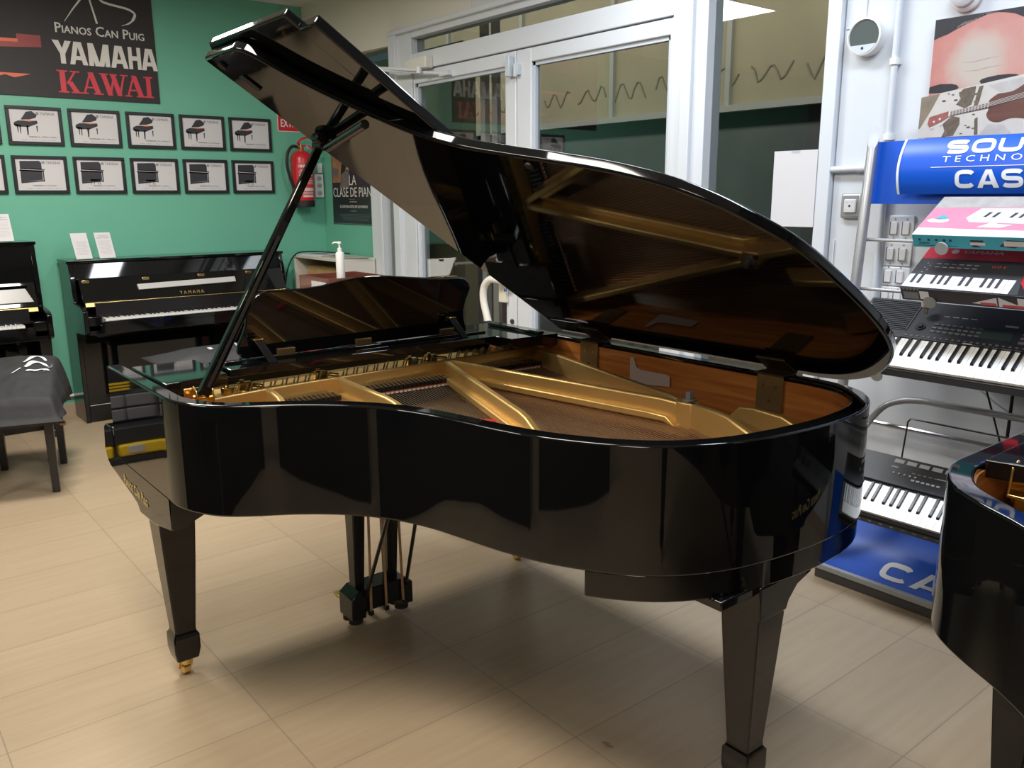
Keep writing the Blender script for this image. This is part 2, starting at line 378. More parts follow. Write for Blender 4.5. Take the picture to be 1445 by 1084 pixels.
# arched pull handle
hp=MB(); hp.tube(catmull([(3.205,4.165,0.62),(3.205,4.20,0.74),(3.205,4.245,0.87),(3.205,4.235,0.955),(3.205,4.175,1.003),(3.215,4.10,1.005),(3.25,4.06,0.99),(3.288,4.05,0.98)],6),0.023,14)
struct('pull_handle', hp, mat('handle_white',(0.82,0.80,0.74),0.3), lf1)
st=MB(); rw(st,4.10,4.17,0.86,0.985,0.002,0.03); struct('handle_plate', st, mat('handle_plate_cream',(0.75,0.73,0.62),0.4), lf1, 0.004)
sk=MB(); rw(sk,4.075,4.115,0.925,0.965,0.030,0.032); struct('pale_patch', sk, SIGNW, lf1)
sk=MB()
for a,h in ((4.085,0.028),(4.097,0.012),(4.106,0.02)): rw(sk,a-0.004,a+0.004,0.93,0.93+h,0.032,0.033)
struct('sticker_print', sk, BLUE, lf1)
# door closer
dc=MB(); rw(dc,4.86,5.12,2.325,2.40,0.012,0.075); closer=struct('door_closer', dc, mat('closer_white',(0.72,0.70,0.64),0.45), door, 0.008)
da=MB(); da.tube([(XR-0.10,4.90,2.31),(XR-0.17,5.36,2.37)],0.010,8); da.tube([(XR-0.17,5.36,2.37),(XR-0.16,5.30,2.35),(XR-0.03,4.72,2.275)],0.011,8); da.cyl((XR-0.17,5.36,2.35),(XR-0.17,5.36,2.385),0.014)
da.cyl((XR-0.10,4.90,2.29),(XR-0.10,4.90,2.33),0.018); rw(da,4.66,4.76,2.262,2.288,0.004,0.04)
struct('closer_arm', da, PVC, closer)
# ---- window_1: the tall pane right of the door
wf=MB(); rw(wf,1.96,2.02,0.25,2.72,-0.10,0.03); rw(wf,2.02,2.63,0.25,0.40,-0.10,0.01); rw(wf,2.02,2.63,2.62,2.72,-0.1,0.01); rw(wf,1.955,2.63,0,0.25,-0.1,0)
win=struct('window_1', wf, PVC, bevel=0.004)
struct('window_glass', rw(MB(),2.02,2.63,0.40,2.62,-0.045,-0.04), GLASS, win)
# ---- window_2: narrow side light left of the door and the glazing above it
w2=MB(); rw(w2,5.545,5.71,0,2.10,-0.08,0.03); rw(w2,5.53,5.56,0,2.1,-0.06,0.045); rw(w2,5.385,6.5,2.09,2.13,-0.08,0.01); rw(w2,5.385,5.545,0,0.2,-0.08,0.0); rw(w2,6.40,YB,2.10,2.54,-0.08,0.0)
win2=struct('window_2', w2, PVC, bevel=0.004)
struct('window_glass', rw(rw(MB(),5.385,5.545,0.2,2.09,-0.03,-0.025),5.385,6.4,2.13,2.54,-0.03,-0.025), GLASS, win2)
struct('frosted_panel', rw(MB(),5.385,5.545,0.2,2.09,-0.075,-0.065), mat('frosted',(0.42,0.46,0.43),0.6), win2)
# outdoor shutter guide seen through the left door leaf
gp=MB(); gp.box(XR+0.30,XR+0.34,4.72,4.77,0,2.8); gp.box(XR+0.31,XR+0.34,4.60,4.66,0,2.8); struct('trim_4', gp, mat('guide_white',(0.6,0.6,0.58),0.4))
# street wall seen low through the left door leaf
struct('wall_outside', MB().box(XR+0.5,XR+0.62,5.25,7.2,-0.1,2.6), mat('street_wall',(0.36,0.35,0.22),0.8,noise=0.2,nscale=6,bump=0.3))

# ------------------------------------------------------------------ ceiling lamps (above the frame) 
for i,(lx,ly,sx,sy,wt,lc) in enumerate(LAMPS):
    where=['over the bench in front of the green wall','over the near left floor','by the left wall','behind the viewer on the left','between the grand piano and the glass door','above the keyboard rack by the right wall'][i]
    t=thing('ceiling_light','flat rectangular ceiling light '+where,'ceiling light',(lx,ly,CEIL),'ceiling lights')
    m=MB(); m.ring([(lx-sx/2-0.02,ly-sy/2-0.02),(lx+sx/2+0.02,ly-sy/2-0.02),(lx+sx/2+0.02,ly+sy/2+0.02),(lx-sx/2-0.02,ly+sy/2+0.02)],[(lx-sx/2,ly-sy/2),(lx+sx/2,ly-sy/2),(lx+sx/2,ly+sy/2),(lx-sx/2,ly+sy/2)],CEIL-0.05,CEIL,True)
    obj('housing',m,WHITE,t)
    ld=bpy.data.lights.new('lamp','AREA'); ld.shape='RECTANGLE'; ld.size=sx; ld.size_y=sy; ld.energy=wt; ld.color=lc
    lo=bpy.data.objects.new('lamp',ld); COL.objects.link(lo); lo.parent=t; lo.location=(0,0,-0.045)
ld=bpy.data.lights.new('facade_fill','AREA'); ld.shape='RECTANGLE'; ld.size=0.4; ld.size_y=14; ld.energy=230; ld.color=(1.0,0.93,0.8)  # added strip light without a visible source, brightens the shop fronts opposite
lo=bpy.data.objects.new('facade_fill',ld); COL.objects.link(lo); lo.location=(6.2,7.0,4.6); lo.rotation_euler=(0,math.radians(-50),0)

# ------------------------------------------------------------------ grand piano
def offset_in(path, d):
    out=[]
    for i,p in enumerate(path):
        a=path[max(0,i-1)]; b=path[min(len(path)-1,i+1)]
        t=Vector((b[0]-a[0],b[1]-a[1])).normalized(); out.append((p[0]-t.y*d, p[1]+t.x*d))
    return out
RIM_KEY=[(0.66,2.34),(0.66,2.29),(0.668,2.241),(0.69,2.18),(0.728,2.12),(0.792,2.068),(0.877,2.014),(0.95,1.955),(1.01,1.891),(1.064,1.807),(1.104,1.707),(1.13,1.59),(1.152,1.481),(1.182,1.38),(1.222,1.295),(1.275,1.212),(1.355,1.131),(1.469,1.07),(1.608,1.036),(1.78,1.02),(1.94,1.032),(2.05,1.068),(2.13,1.125),(2.18,1.205),(2.2,1.31),(2.2,1.42)]
RIM=[(0.66,2.874),(0.66,2.6)]+catmull(RIM_KEY,4)+[(2.2,2.0),(2.2,2.5),(2.2,2.874)]
TH=math.radians(33.6); HX,HZ=2.205,0.989
def lid(x,y,w=0.0):   # closed-lid coordinates to the opened plane; w up through the lid
    d=2.213-x; return (HX-d*math.cos(TH)+w*math.sin(TH), y, HZ+d*math.sin(TH)+w*math.cos(TH))
LID_KEY=[(0.62,2.22),(0.622,2.19),(0.645,2.155),(0.70,2.122),(0.77,2.08),(0.86,2.008),(0.945,1.93),(1.01,1.855),(1.068,1.74),(1.108,1.61),(1.138,1.50),(1.182,1.355),(1.236,1.235),(1.30,1.15),(1.38,1.082),(1.493,1.018),(1.655,0.985),(1.806,0.972),(1.93,0.985),(2.03,1.025),(2.13,1.10),(2.20,1.205),(2.222,1.31),(2.208,1.46)]
LID=[(0.62,2.405)]+catmull(LID_KEY,4)+[(2.208,2.405)]
def square_leg(cx, cy):
    m=MB()
    secs=[(0.685,0.056),(0.52,0.0535),(0.40,0.047),(0.168,0.0325),(0.158,0.0335),(0.148,0.0400),(0.10,0.0405),(0.064,0.034)]
    R=[[m.bm.verts.new((cx+sx*h,cy+sy*h,z)) for sx,sy in ((-1,-1),(1,-1),(1,1),(-1,1))] for z,h in secs]
    for i in range(len(R)-1):
        for k in range(4): m.bm.faces.new((R[i][k],R[i][(k+1)%4],R[i+1][(k+1)%4],R[i+1][k]))
    m.bm.faces.new(R[0]); m.bm.faces.new(R[-1][::-1])
    return m
def add_caster(leg, cx, cy):
    m=MB(); m.cyl((cx,cy,0.045),(cx,cy,0.085),0.016,14)
    m.prism_x([(cy-0.004,0.066),(cy+0.03,0.066),(cy+0.032,0.02),(cy+0.018,0.02)],cx-0.022,cx-0.016)
    m.prism_x([(cy-0.004,0.066),(cy+0.03,0.066),(cy+0.032,0.02),(cy+0.018,0.02)],cx+0.016,cx+0.022)
    m.box(cx-0.022,cx+0.022,cy-0.012,cy+0.03,0.058,0.066)
    m.lathe([(0.02,-0.013),(0.024,-0.010),(0.024,0.010),(0.02,0.013)],(cx,cy+0.02,0.024),20,'x')
    obj('caster',m,BRASS,leg)

def make_grand(label, loc):
    P=thing('grand_piano',label,'piano',loc)
    # rim
    inner=offset_in(RIM,0.046); lining=offset_in(RIM,0.0505)
    rim=obj('rim',MB().ring(RIM,inner,0.682,0.985),LACQ,P,0.006,50,3)
    obj('rim_lining',MB().ring(offset_in(RIM,0.0455),lining,0.79,0.970),WOODR,P,0,50)
    band=offset_in(RIM,0.006); i0=next(i for i,p in enumerate(RIM) if p[1]<1.285); i1=max(i for i,p in enumerate(RIM) if p[1]<1.42)
    obj('tail_block',MB().ring(band[i0:i1+1],offset_in(RIM,0.10)[i0:i1+1],0.618,0.684),LACQ,P,0.004,50)
    obj('bottom_board',MB().prism_z(offset_in(RIM,0.03),0.69,0.71),SATIN,P,0,50)
    obj('soundboard',MB().prism_z(offset_in([p for p in RIM if p[1]<2.6],0.05),0.795,0.803),SOUND,P,0,50)
    # key cheeks with the brackets the front legs grow from
    prof=[(2.33,0.69),(2.33,0.588),(2.365,0.618),(2.395,0.632),(2.44,0.60),(2.50,0.566),(2.54,0.556),(2.645,0.556),(2.665,0.578),(2.72,0.59),(2.80,0.604),(2.888,0.620),(2.955,0.630),(2.985,0.645),(3.008,0.685),(2.990,0.762),(2.975,0.772),(2.90,0.778),(2.886,0.80),(2.874,0.95),(2.86,0.69)]
    low=[(2.335,0.69),(2.335,0.592),(2.50,0.562),(2.645,0.556),(2.668,0.578),(2.72,0.59),(2.80,0.604),(2.888,0.620),(2.955,0.630),(2.985,0.645),(3.008,0.685),(2.992,0.762),(2.975,0.772),(2.89,0.778),(2.88,0.72),(2.87,0.69)]
    chk=obj('key_cheek',MB().prism_x(low,0.659,0.705),LACQ,P,0.004)
    obj('leg_bracket',MB().hexa([(0.70,2.335,0.596),(0.80,2.335,0.640),(0.80,2.70,0.640),(0.70,2.70,0.580),(0.70,2.335,0.69),(0.90,2.335,0.69),(0.90,2.70,0.69),(0.70,2.70,0.69)]),LACQ,P,0.003)
    CP=Plane((0.659,0,0),(0,-1,0),(0,0,1))
    text('lettering','Pianos Can Puig',Plane((0.659,2.795,0.600),(0,-0.9985,-0.055),(0,-0.055,0.9985)),0.0,0.245,0.012,0.046,GOLDPAINT,chk,0.0004,0.03,0.001,smallcaps=True)
    obj('key_cheek',MB().prism_x(low,2.155,2.2),LACQ,P,0.004)
    obj('leg_bracket',MB().hexa([(2.06,2.335,0.640),(2.16,2.335,0.596),(2.16,2.70,0.580),(2.06,2.70,0.640),(1.96,2.335,0.69),(2.16,2.335,0.69),(2.16,2.70,0.69),(1.96,2.70,0.69)]),LACQ,P,0.003)
    obj('key_bed',MB().box(0.79,2.07,2.42,2.98,0.645,0.715),SATIN,P,0.004)
    obj('key_slip',MB().box(0.79,2.07,2.955,2.985,0.70,0.775),LACQ,P,0.004)
    obj('fallboard',MB().prism_x([(2.70,0.95),(2.70,0.90),(2.80,0.80),(2.95,0.775),(2.955,0.79),(2.81,0.83),(2.74,0.955)],0.79,2.07),LACQ,P,0.004)
    # arm blocks either side of the music shelf
    obj('arm_block',MB().prism_z([(0.706,2.425),(0.90,2.468),(0.90,2.76),(0.706,2.76)],0.955,0.992),LACQ,P,0.003)
    obj('arm_block',MB().prism_z([(1.92,2.375),(2.138,2.365),(2.145,2.76),(1.92,2.76)],0.957,0.996),LACQ,P,0.003)
    obj('arm_lid',MB().prism_z([(2.06,2.385),(2.085,2.385),(2.085,2.70),(2.06,2.70)],0.997,1.008),LACQ,P,0.002)
    # cast plate: pin field, web, struts, hitch flange
    plate=obj('cast_plate',MB().prism_z([(0.715,2.43),(1.02,2.475),(1.265,2.485),(1.70,2.50),(2.14,2.525),(2.14,2.72),(0.715,2.72)],0.875,0.905),GOLD,P,0.003)
    def wall(mb,a,b,t,z0,z1):
        d=Vector((b[0]-a[0],b[1]-a[1])).normalized(); n=Vector((-d.y,d.x))*t/2
        mb.hexa([(a[0]-n.x,a[1]-n.y,z0),(b[0]-n.x,b[1]-n.y,z0),(b[0]+n.x,b[1]+n.y,z0),(a[0]+n.x,a[1]+n.y,z0),(a[0]-n.x,a[1]-n.y,z1),(b[0]-n.x,b[1]-n.y,z1),(b[0]+n.x,b[1]+n.y,z1),(a[0]+n.x,a[1]+n.y,z1)])
    web=MB(); W=[(0.73,2.415),(1.019,2.462),(1.265,2.471),(1.705,2.488),(2.14,2.512)]
    for i in range(4): wall(web,W[i],W[i+1],0.016,0.855,0.93)
    obj('plate_web',web,GOLD,plate,0.004)
    def strut(a,b,z_end,ledge=True,taper=0.14,z0=0.845,z1=0.93):
        d=Vector((b[0]-a[0],b[1]-a[1])); L=d.length; d.normalize(); n=Vector((-d.y,d.x)); t=0.011
        pr=[(0,z0),(L,z0-0.02),(L,z_end),(L-taper*0.35,z_end+(z1-z_end)*0.55),(L-taper,z1-0.004),(L-taper-0.05,z1),(0,z1)]
        m=MB().prism(pr,lambda u,z:(a[0]+d.x*u-n.x*t,a[1]+d.y*u-n.y*t,z),lambda u,z:(a[0]+d.x*u+n.x*t,a[1]+d.y*u+n.y*t,z))
        s=obj('strut',m,GOLD,plate,0.005)
        if ledge:
            q=[(0.03,0.866),(L-taper-0.03,0.866),(L-taper+0.02,0.85),(L-taper-0.02,0.884),(L-taper-0.08,0.888),(0.05,0.888)]
            m=MB().prism(q,lambda u,z:(a[0]+d.x*u-n.x*0.030,a[1]+d.y*u-n.y*0.030,z),lambda u,z:(a[0]+d.x*u+n.x*0.026,a[1]+d.y*u+n.y*0.026,z))
            obj('strut_flange',m,GOLD,s,0.004)
    strut((1.018,2.458),(0.992,2.225),0.86,False,0.12)
    strut((1.265,2.466),(1.228,1.925),0.865)
    strut((1.700,2.482),(1.352,1.50),0.85,True,0.2)
    strut((1.712,2.470),(1.868,1.506),0.90,True,0.04)
    strut((1.868,1.512),(1.800,1.185),0.855,False,0.16)
    strut((2.135,2.508),(1.885,1.53),0.90,False,0.02,0.86)
    m=MB().prism_z([(1.846,1.535),(1.868,1.560),(1.905,1.54),(1.905,1.50),(1.878,1.475),(1.85,1.485)],0.84,0.93); nut=obj('strut_boss',m,GOLD,plate,0.004)
    obj('boss_nut',MB().cyl((1.878,1.515,0.93),(1.878,1.515,0.958),0.0125,6).cyl((1.878,1.515,0.93),(1.878,1.515,0.936),0.019,16),GREYM,nut,0.001)
    m=MB().prism([(1.915,0.93),(1.906,0.935),(1.888,0.93),(1.872,0.9),(1.864,0.85),(1.93,0.85)],lambda a,z:(1.93-(1.93-a)*0.2+0.0,1.46-(1.93-a)*5.2,z),lambda a,z:(1.95-(1.93-a)*0.2,1.46-(1.93-a)*5.2,z))
    obj('plate_rib',m,GOLD,plate,0.004)
    fl=[p for p in RIM if p[1]<2.30]; i2=[i for i,p in enumerate(RIM) if p[1]<2.30]
    a_=offset_in(RIM,0.060)[i2[0]:i2[-1]+1]; b_=offset_in(RIM,0.125)[i2[0]:i2[-1]+1]
    keep=[k for k,p in enumerate(a_) if p[0]<2.05 or p[1]<1.3]
    obj('hitch_flange',MB().ring([a_[k] for k in keep],[b_[k] for k in keep],0.828,0.846),GOLD,plate,0.003,50)
    # tuning pins
    k=0
    for x0,x1 in ((0.92,1.24),(1.30,1.66),(1.74,2.10)):
        n=int((x1-x0)/0.018)
        for i in range(n):
            if k>=96: break
            x=x0+(x1-x0)*i/max(1,n-1); y=2.505+0.045*((x-0.9)/1.2)+0.012*(i%2); k+=1
            obj('tuning_pin',MB().cyl((x,y,0.90),(x+0.012,y-0.006,0.944),0.0028,6),STEEL,plate)
    # little gilt clamps on the pin field
    for x,y in ((1.00,2.60),(1.265,2.60),(1.63,2.60),(1.72,2.61),(0.93,2.55)):
        m=MB(); m.box(x-0.022,x+0.022,y-0.012,y+0.012,0.905,0.93); m.tube([(x+0.01,y-0.005,0.92),(x+0.05,y-0.035,0.915)],0.007,8); m.cyl((x-0.008,y,0.93),(x-0.008,y,0.938),0.008,10)
        obj('plate_clamp',m,BRASS,plate,0.002)
    # dampers
    def dampers(x0,x1,n,y0,y1):
        for i in range(n):
            f=i/(n-1); x=x0+(x1-x0)*f; y=y0+(y1-y0)*f
            m=MB().box(x-0.0068,x+0.0068,y-0.03,y+0.03,0.874,0.888)
            d=obj('damper',m,SATIN,P); obj('damper_wire',MB().tube([(x-0.004,y-0.026,0.889),(x+0.003,y+0.03,0.894)],0.0011,5),STEEL,d)
            obj('damper_felt',MB().box(x-0.0055,x+0.0055,y-0.028,y+0.028,0.8625,0.8705),WHITEFELT,d)
            obj('damper_cloth',MB().box(x-0.0060,x+0.0060,y-0.029,y+0.029,0.8705,0.874),REDFELT,d)
    dampers(1.05,1.225,12,2.425,2.418); dampers(1.31,1.655,22,2.432,2.412); dampers(1.80,2.085,18,2.455,2.44)
    obj('damper_rail',MB().prism_z([(1.03,2.445),(1.25,2.445),(1.25,2.46),(1.03,2.455)],0.85,0.876).prism_z([(1.29,2.452),(1.68,2.455),(1.68,2.475),(1.29,2.465)],0.85,0.876).prism_z([(1.76,2.48),(2.11,2.485),(2.11,2.50),(1.76,2.485)],0.85,0.876),SATIN,P)
    # strings
    ns=0
    def strings(A,B,Cc,D,n,r,m,z0,z1):
        for i in range(n):
            f=i/(n-1); p=(A[0]+(B[0]-A[0])*f,A[1]+(B[1]-A[1])*f,z0); q=(Cc[0]+(D[0]-Cc[0])*f,Cc[1]+(D[1]-Cc[1])*f,z1)
            obj('string',MB().tube([p,q],r,4),m,P)
    strings((1.04,2.45),(1.25,2.455),(0.96,2.06),(1.14,1.84),12,0.0009,STRING,0.860,0.852)
    strings((1.285,2.458),(1.685,2.475),(1.19,1.78),(1.44,1.22),38,0.0012,STRING,0.860,0.850)
    strings((1.755,2.475),(2.11,2.495),(1.40,1.27),(1.98,1.15),44,0.0019,COPPER,0.863,0.857)
    # bridges and felts
    obj('bridge',MB().prism_z(stroke(catmull([(1.02,2.05),(1.14,1.92),(1.235,1.79),(1.31,1.62),(1.39,1.44),(1.50,1.30)],5),0.030),0.803,0.848),WOODR,P,0.003)
    obj('bridge',MB().prism_z(stroke(catmull([(1.46,1.34),(1.62,1.24),(1.78,1.20),(1.94,1.22)],5),0.030),0.803,0.855),WOODR,P,0.003)
    obj('red_felt_strip',MB().prism_z(stroke(catmull([(1.405,1.92),(1.455,1.885),(1.50,1.84),(1.505,1.775)],4),0.024),0.862,0.872),REDFELT,P,0.003)
    obj('red_felt_strip',MB().prism_z(stroke(catmull([(1.42,1.40),(1.50,1.28),(1.62,1.20),(1.75,1.165)],5),0.018),0.848,0.853),REDFELT,P,0.002)
    # music desk: folding shelf, scrolled desk, props and hinges
    obj('music_shelf',MB().prism_z([(0.912,2.478),(1.914,2.458),(1.914,2.66),(0.912,2.66)],0.974,0.999),LACQ,P,0.003)
    obj('shelf_rail',MB().hexa([(0.93,2.565,0.99),(1.93,2.545,0.99),(1.93,2.60,0.99),(0.93,2.62,0.99),(0.93,2.565,1.006),(1.93,2.545,1.006),(1.93,2.60,1.006),(0.93,2.62,1.006)]),LACQ,P,0.002)
    DK=[(0.993,1.005),(0.976,1.025),(0.978,1.05),(0.992,1.08),(1.003,1.11),(1.006,1.145),(1.018,1.178),(1.04,1.205),(1.075,1.217),(1.13,1.216),(1.20,1.215),(1.26,1.219),(1.33,1.231),(1.39,1.239),(1.45,1.241),(1.52,1.237),(1.60,1.227),(1.68,1.219),(1.75,1.215),(1.81,1.213),(1.84,1.208),(1.86,1.192),(1.869,1.171),(1.862,1.15),(1.852,1.125),(1.846,1.09),(1.849,1.06),(1.858,1.03),(1.868,1.005)]
    DK=[(x, z+0.002) for x,z in DK]
    c,s_=math.cos(0.15),math.sin(0.15)
    dk=lambda w:(lambda x,z:(x,2.58-(z-1.0)*math.tan(0.15)+w*c, z+w*s_))
    desk=obj('music_desk',MB().prism(DK,dk(0.0),dk(0.016)),LACQ,P,0.004)
    for x in (1.050,1.790):
        m=MB().hexa([(x-0.004,2.497,0.999),(x+0.026,2.497,0.999),(x+0.026,2.507,0.999),(x-0.004,2.507,0.999),(x-0.034,2.535,1.070),(x-0.008,2.535,1.070),(x-0.008,2.545,1.070),(x-0.034,2.545,1.070)])
        d=obj('desk_prop',m,SATIN,desk,0.002)
        obj('prop_clip',MB().box(x-0.037,x-0.005,2.532,2.556,1.069,1.074),BRASS,d,0.001)
    for x in (1.135,1.42,1.77):
        obj('desk_hinge',MB().hexa([(x-0.03,2.572,1.0),(x+0.03,2.570,1.0),(x+0.03,2.575,1.0),(x-0.03,2.577,1.0),(x-0.03,2.566,1.028),(x+0.03,2.564,1.028),(x+0.03,2.577,1.028),(x-0.03,2.577,1.028)]),DBRASS,desk,0.001)
    # lid, folded front flap, its lip
    lidm=obj('lid',MB().prism(LID,lambda x,y:lid(x,y,0.0),lambda x,y:lid(x,y,0.03)),LACQ,P,0.007,50,3)
    flp=obj('lid_flap',MB().prism([(0.606,2.36),(0.606,2.375),(0.62,2.398),(2.225,2.398),(2.225,1.905),(0.606,1.905)],lambda x,y:lid(x,y,0.033),lambda x,y:lid(x,y,0.056)),LACQ,lidm,0.005,50,3)
    obj('lid_lip',MB().prism([(0.648,1.90),(2.18,1.90),(2.18,1.826),(0.648,1.826)],lambda x,y:lid(x,y,0.028),lambda x,y:lid(x,y,0.056)),LACQ,flp,0.004)
    for x in (0.80,1.42,2.05):
        obj('flap_hinge',MB().prism([(x-0.03,2.396),(x+0.03,2.396),(x+0.03,2.41),(x-0.03,2.41)],lambda a,b:lid(a,b,0.026),lambda a,b:lid(a,b,0.036)),BRASS,flp)
    obj('lid_lock_plate',MB().prism([(0.70,2.30),(0.76,2.30),(0.76,2.325),(0.70,2.325)],lambda a,b:lid(a,b,-0.006),lambda a,b:lid(a,b,0.0)),SATIN,lidm,0.002)
    for x,y in ((0.655,2.34),(1.15,1.56)):
        m=MB().prism(circ(x,y,0.012,14),lambda a,b:lid(a,b,-0.008),lambda a,b:lid(a,b,0.0)); obj('lid_bumper',m,RUBBER,lidm,0.002)
    # hinges of the lid on the spine
    for y in (2.20,1.43):
        m=MB(); m.box(2.141,2.1455,y-0.045,y+0.045,0.875,0.985)
        h=obj('lid_hinge',m,DBRASS,P,0.001)
        m=MB(); m.hexa([(2.135,y-0.05,0.984),(2.20,y-0.05,0.984),(2.20,y+0.05,0.984),(2.135,y+0.05,0.984),(2.135,y-0.05,0.989),(2.20,y-0.05,0.989),(2.20,y+0.05,0.989),(2.135,y+0.05,0.989)]); m.cyl((2.20,y-0.05,0.994),(2.20,y+0.05,0.994),0.006,10)
        m.prism([(2.13,y-0.05),(2.20,y-0.05),(2.20,y+0.05),(2.13,y+0.05)],lambda a,b:lid(a,b,-0.004),lambda a,b:lid(a,b,0.0))
        obj('hinge_leaf',m,LEAFB,h)
        m=MB()
        for dy,dz in ((-0.022,0.95),(0.022,0.95),(0.0,0.905),(0.0,0.97)): m.lathe([(0.0001,0.002),(0.004,0.001),(0.005,0)],(2.1405,y+dy,dz),8,'x')
        obj('hinge_screw',m,BRASS,h)
    # prop stick and the short stick folded out beside it
    A=Vector((0.775,2.335,0.965)); B=Vector(lid(0.983,2.325,-0.015)); d=(B-A).normalized(); sd=d.cross(Vector((0,1,0))).normalized(); yv=Vector((0,1,0))
    m=MB(); a_,b_=A-d*0.0,B
    def sq(p,w,h): return [p-sd*w-yv*h,p+sd*w-yv*h,p+sd*w+yv*h,p-sd*w+yv*h]
    m.hexa(sq(a_,0.016,0.013)+sq(b_,0.0115,0.011)); stick=obj('prop_stick',m,LACQ,P,0.004)
    m=MB(); q0,q1=A+d*0.03,A+d*0.50; off=-yv*0.0135
    m.hexa([p+off for p in sq(q0,0.004,0.002)]+[p+off for p in sq(q1,0.004,0.002)]); obj('stick_groove',m,RUBBER,stick)
    m=MB(); m.cyl(B-yv*0.035-d*0.005,B+yv*0.02-d*0.005,0.018,14); m.cyl(B-yv*0.04+d*0.004+sd*0.02,B+yv*0.0+d*0.004+sd*0.02,0.016,12); obj('stick_joint',m,SATIN,stick,0.003)
    m=MB(); Q=Vector(lid(0.913,1.947,-0.030)); m.tube([Vector(lid(0.986,2.275,-0.030)),Q],0.0125,12); obj('short_stick',m,SATIN,stick,0.002)
    m=MB(); m.prism_x([(2.305,0.93),(2.365,0.93),(2.365,0.978),(2.34,0.996),(2.315,0.985)],0.752,0.757); m.prism_x([(2.305,0.93),(2.365,0.93),(2.365,0.978),(2.34,0.996),(2.315,0.985)],0.797,0.802); m.cyl((0.748,2.335,0.965),(0.808,2.335,0.965),0.006,10); m.box(0.752,0.802,2.305,2.345,0.925,0.933); m.box(0.735,0.812,2.364,2.369,0.918,0.985)
    obj('prop_bracket',m,BRASS,P,0.002)
    # legs
    for cx,cy in ((0.735,2.592),(2.125,2.592)):
        l=obj('leg',square_leg(cx,cy),LACQ,P,0.004); add_caster(l,cx,cy-0.01)
    tx,ty=1.635,1.100; m=square_leg(tx,ty)
    wing=[(tx-0.054,0.53),(tx+0.054,0.53),(tx+0.064,0.553),(tx+0.095,0.583),(tx+0.15,0.600),(tx+0.165,0.618),(tx-0.058,0.618)]
    m.prism_y(wing,ty-0.0575,ty+0.05); m.box(tx-0.186,tx+0.20,ty-0.045,ty+0.20,0.596,0.62)
    l=obj('leg',m,LACQ,P,0.004); add_caster(l,tx,ty-0.01)
    # pedal lyre
    m=MB(); bx0,bx1,by0,by1=1.270,1.518,2.462,2.560
    m.prism_y([(bx0,0.052),(bx0+0.055,0.052),(bx0+0.055,0.075),(bx1-0.055,0.075),(bx1-0.055,0.052),(bx1,0.052),(bx1,0.135),(bx1-0.03,0.158),(bx0+0.03,0.158),(bx0,0.135)],by0,by1)
    ly=obj('pedal_lyre',m,SATIN,P,0.004)
    for x in (bx0+0.03,bx1-0.03):
        obj('lyre_foot',MB().lathe([(0.026,0.03),(0.024,0.056),(0.020,0.06)],(x,by0+0.035,0),18).lathe([(0.026,0.03),(0.024,0.056),(0.020,0.06)],(x,by1-0.02,0),18),RUBBER,ly)
    for x,xt in ((1.318,1.325),(1.452,1.462)):
        m=MB().hexa([(x-0.018,2.49,0.15),(x+0.018,2.49,0.15),(x+0.018,2.535,0.15),(x-0.018,2.535,0.15),(xt-0.030,2.475,0.66),(xt+0.030,2.475,0.66),(xt+0.030,2.545,0.66),(xt-0.030,2.545,0.66)])
        obj('lyre_post',m,SATIN,ly,0.004)
    for x,xt in ((1.338,1.345),(1.400,1.396),(1.470,1.455)): obj('pedal_rod',MB().tube([(x,2.452,0.075),(xt,2.452,0.69)],0.005,8),LYREWOOD,ly)
    for x,xt in ((1.338,0),(1.400,0),(1.470,0)): obj('rod_clip',MB().box(x-0.008,x+0.008,2.445,2.464,0.062,0.080),BLACKP,ly,0.002)
    for x,xt,yt in ((1.322,1.236,2.065),(1.488,1.282,2.01)): obj('lyre_brace',MB().tube([(x,2.458,0.135),(xt,yt,0.69)],0.0065,8),SATIN,ly)
    for x in (1.328,1.388,1.448):
        m=MB().prism_z(stroke([(x,2.555),(x,2.63),(x,2.655),(x,2.69)],[0.02,0.024,0.042,0.034]),0.060,0.070); obj('pedal',m,BRASS,ly,0.003)
    # pale thin patch on the inside of the spine
    SP=Plane((2.1445,0,0),(0,-1,0),(0,0,1))
    m=MB(); flat(m,SP,[(-1.995,0.955),(-1.98,0.958),(-1.965,0.925),(-1.94,0.918),(-1.83,0.920),(-1.815,0.915),(-1.815,0.880),(-1.995,0.865)],0.0005,0.0015); obj('pale_patch',m,mat('pale_film',(0.50,0.40,0.36),0.15),P)
    return P

grand=make_grand('black grand piano with its lid propped open in the middle of the floor',(1.43,1.95,0))
grand2=copy_tree(grand); grand2['label']='black grand piano cut off by the right photo edge, only a rim corner showing'
grand2.location=(1.38,-0.065,0); grand2.rotation_euler=(0,0,-PI/2)
for c in grand2.children:
    if c.name.startswith('arm_block'): c.location.y-=0.12
grand['group']='grand pianos'; grand2['group']='grand pianos'
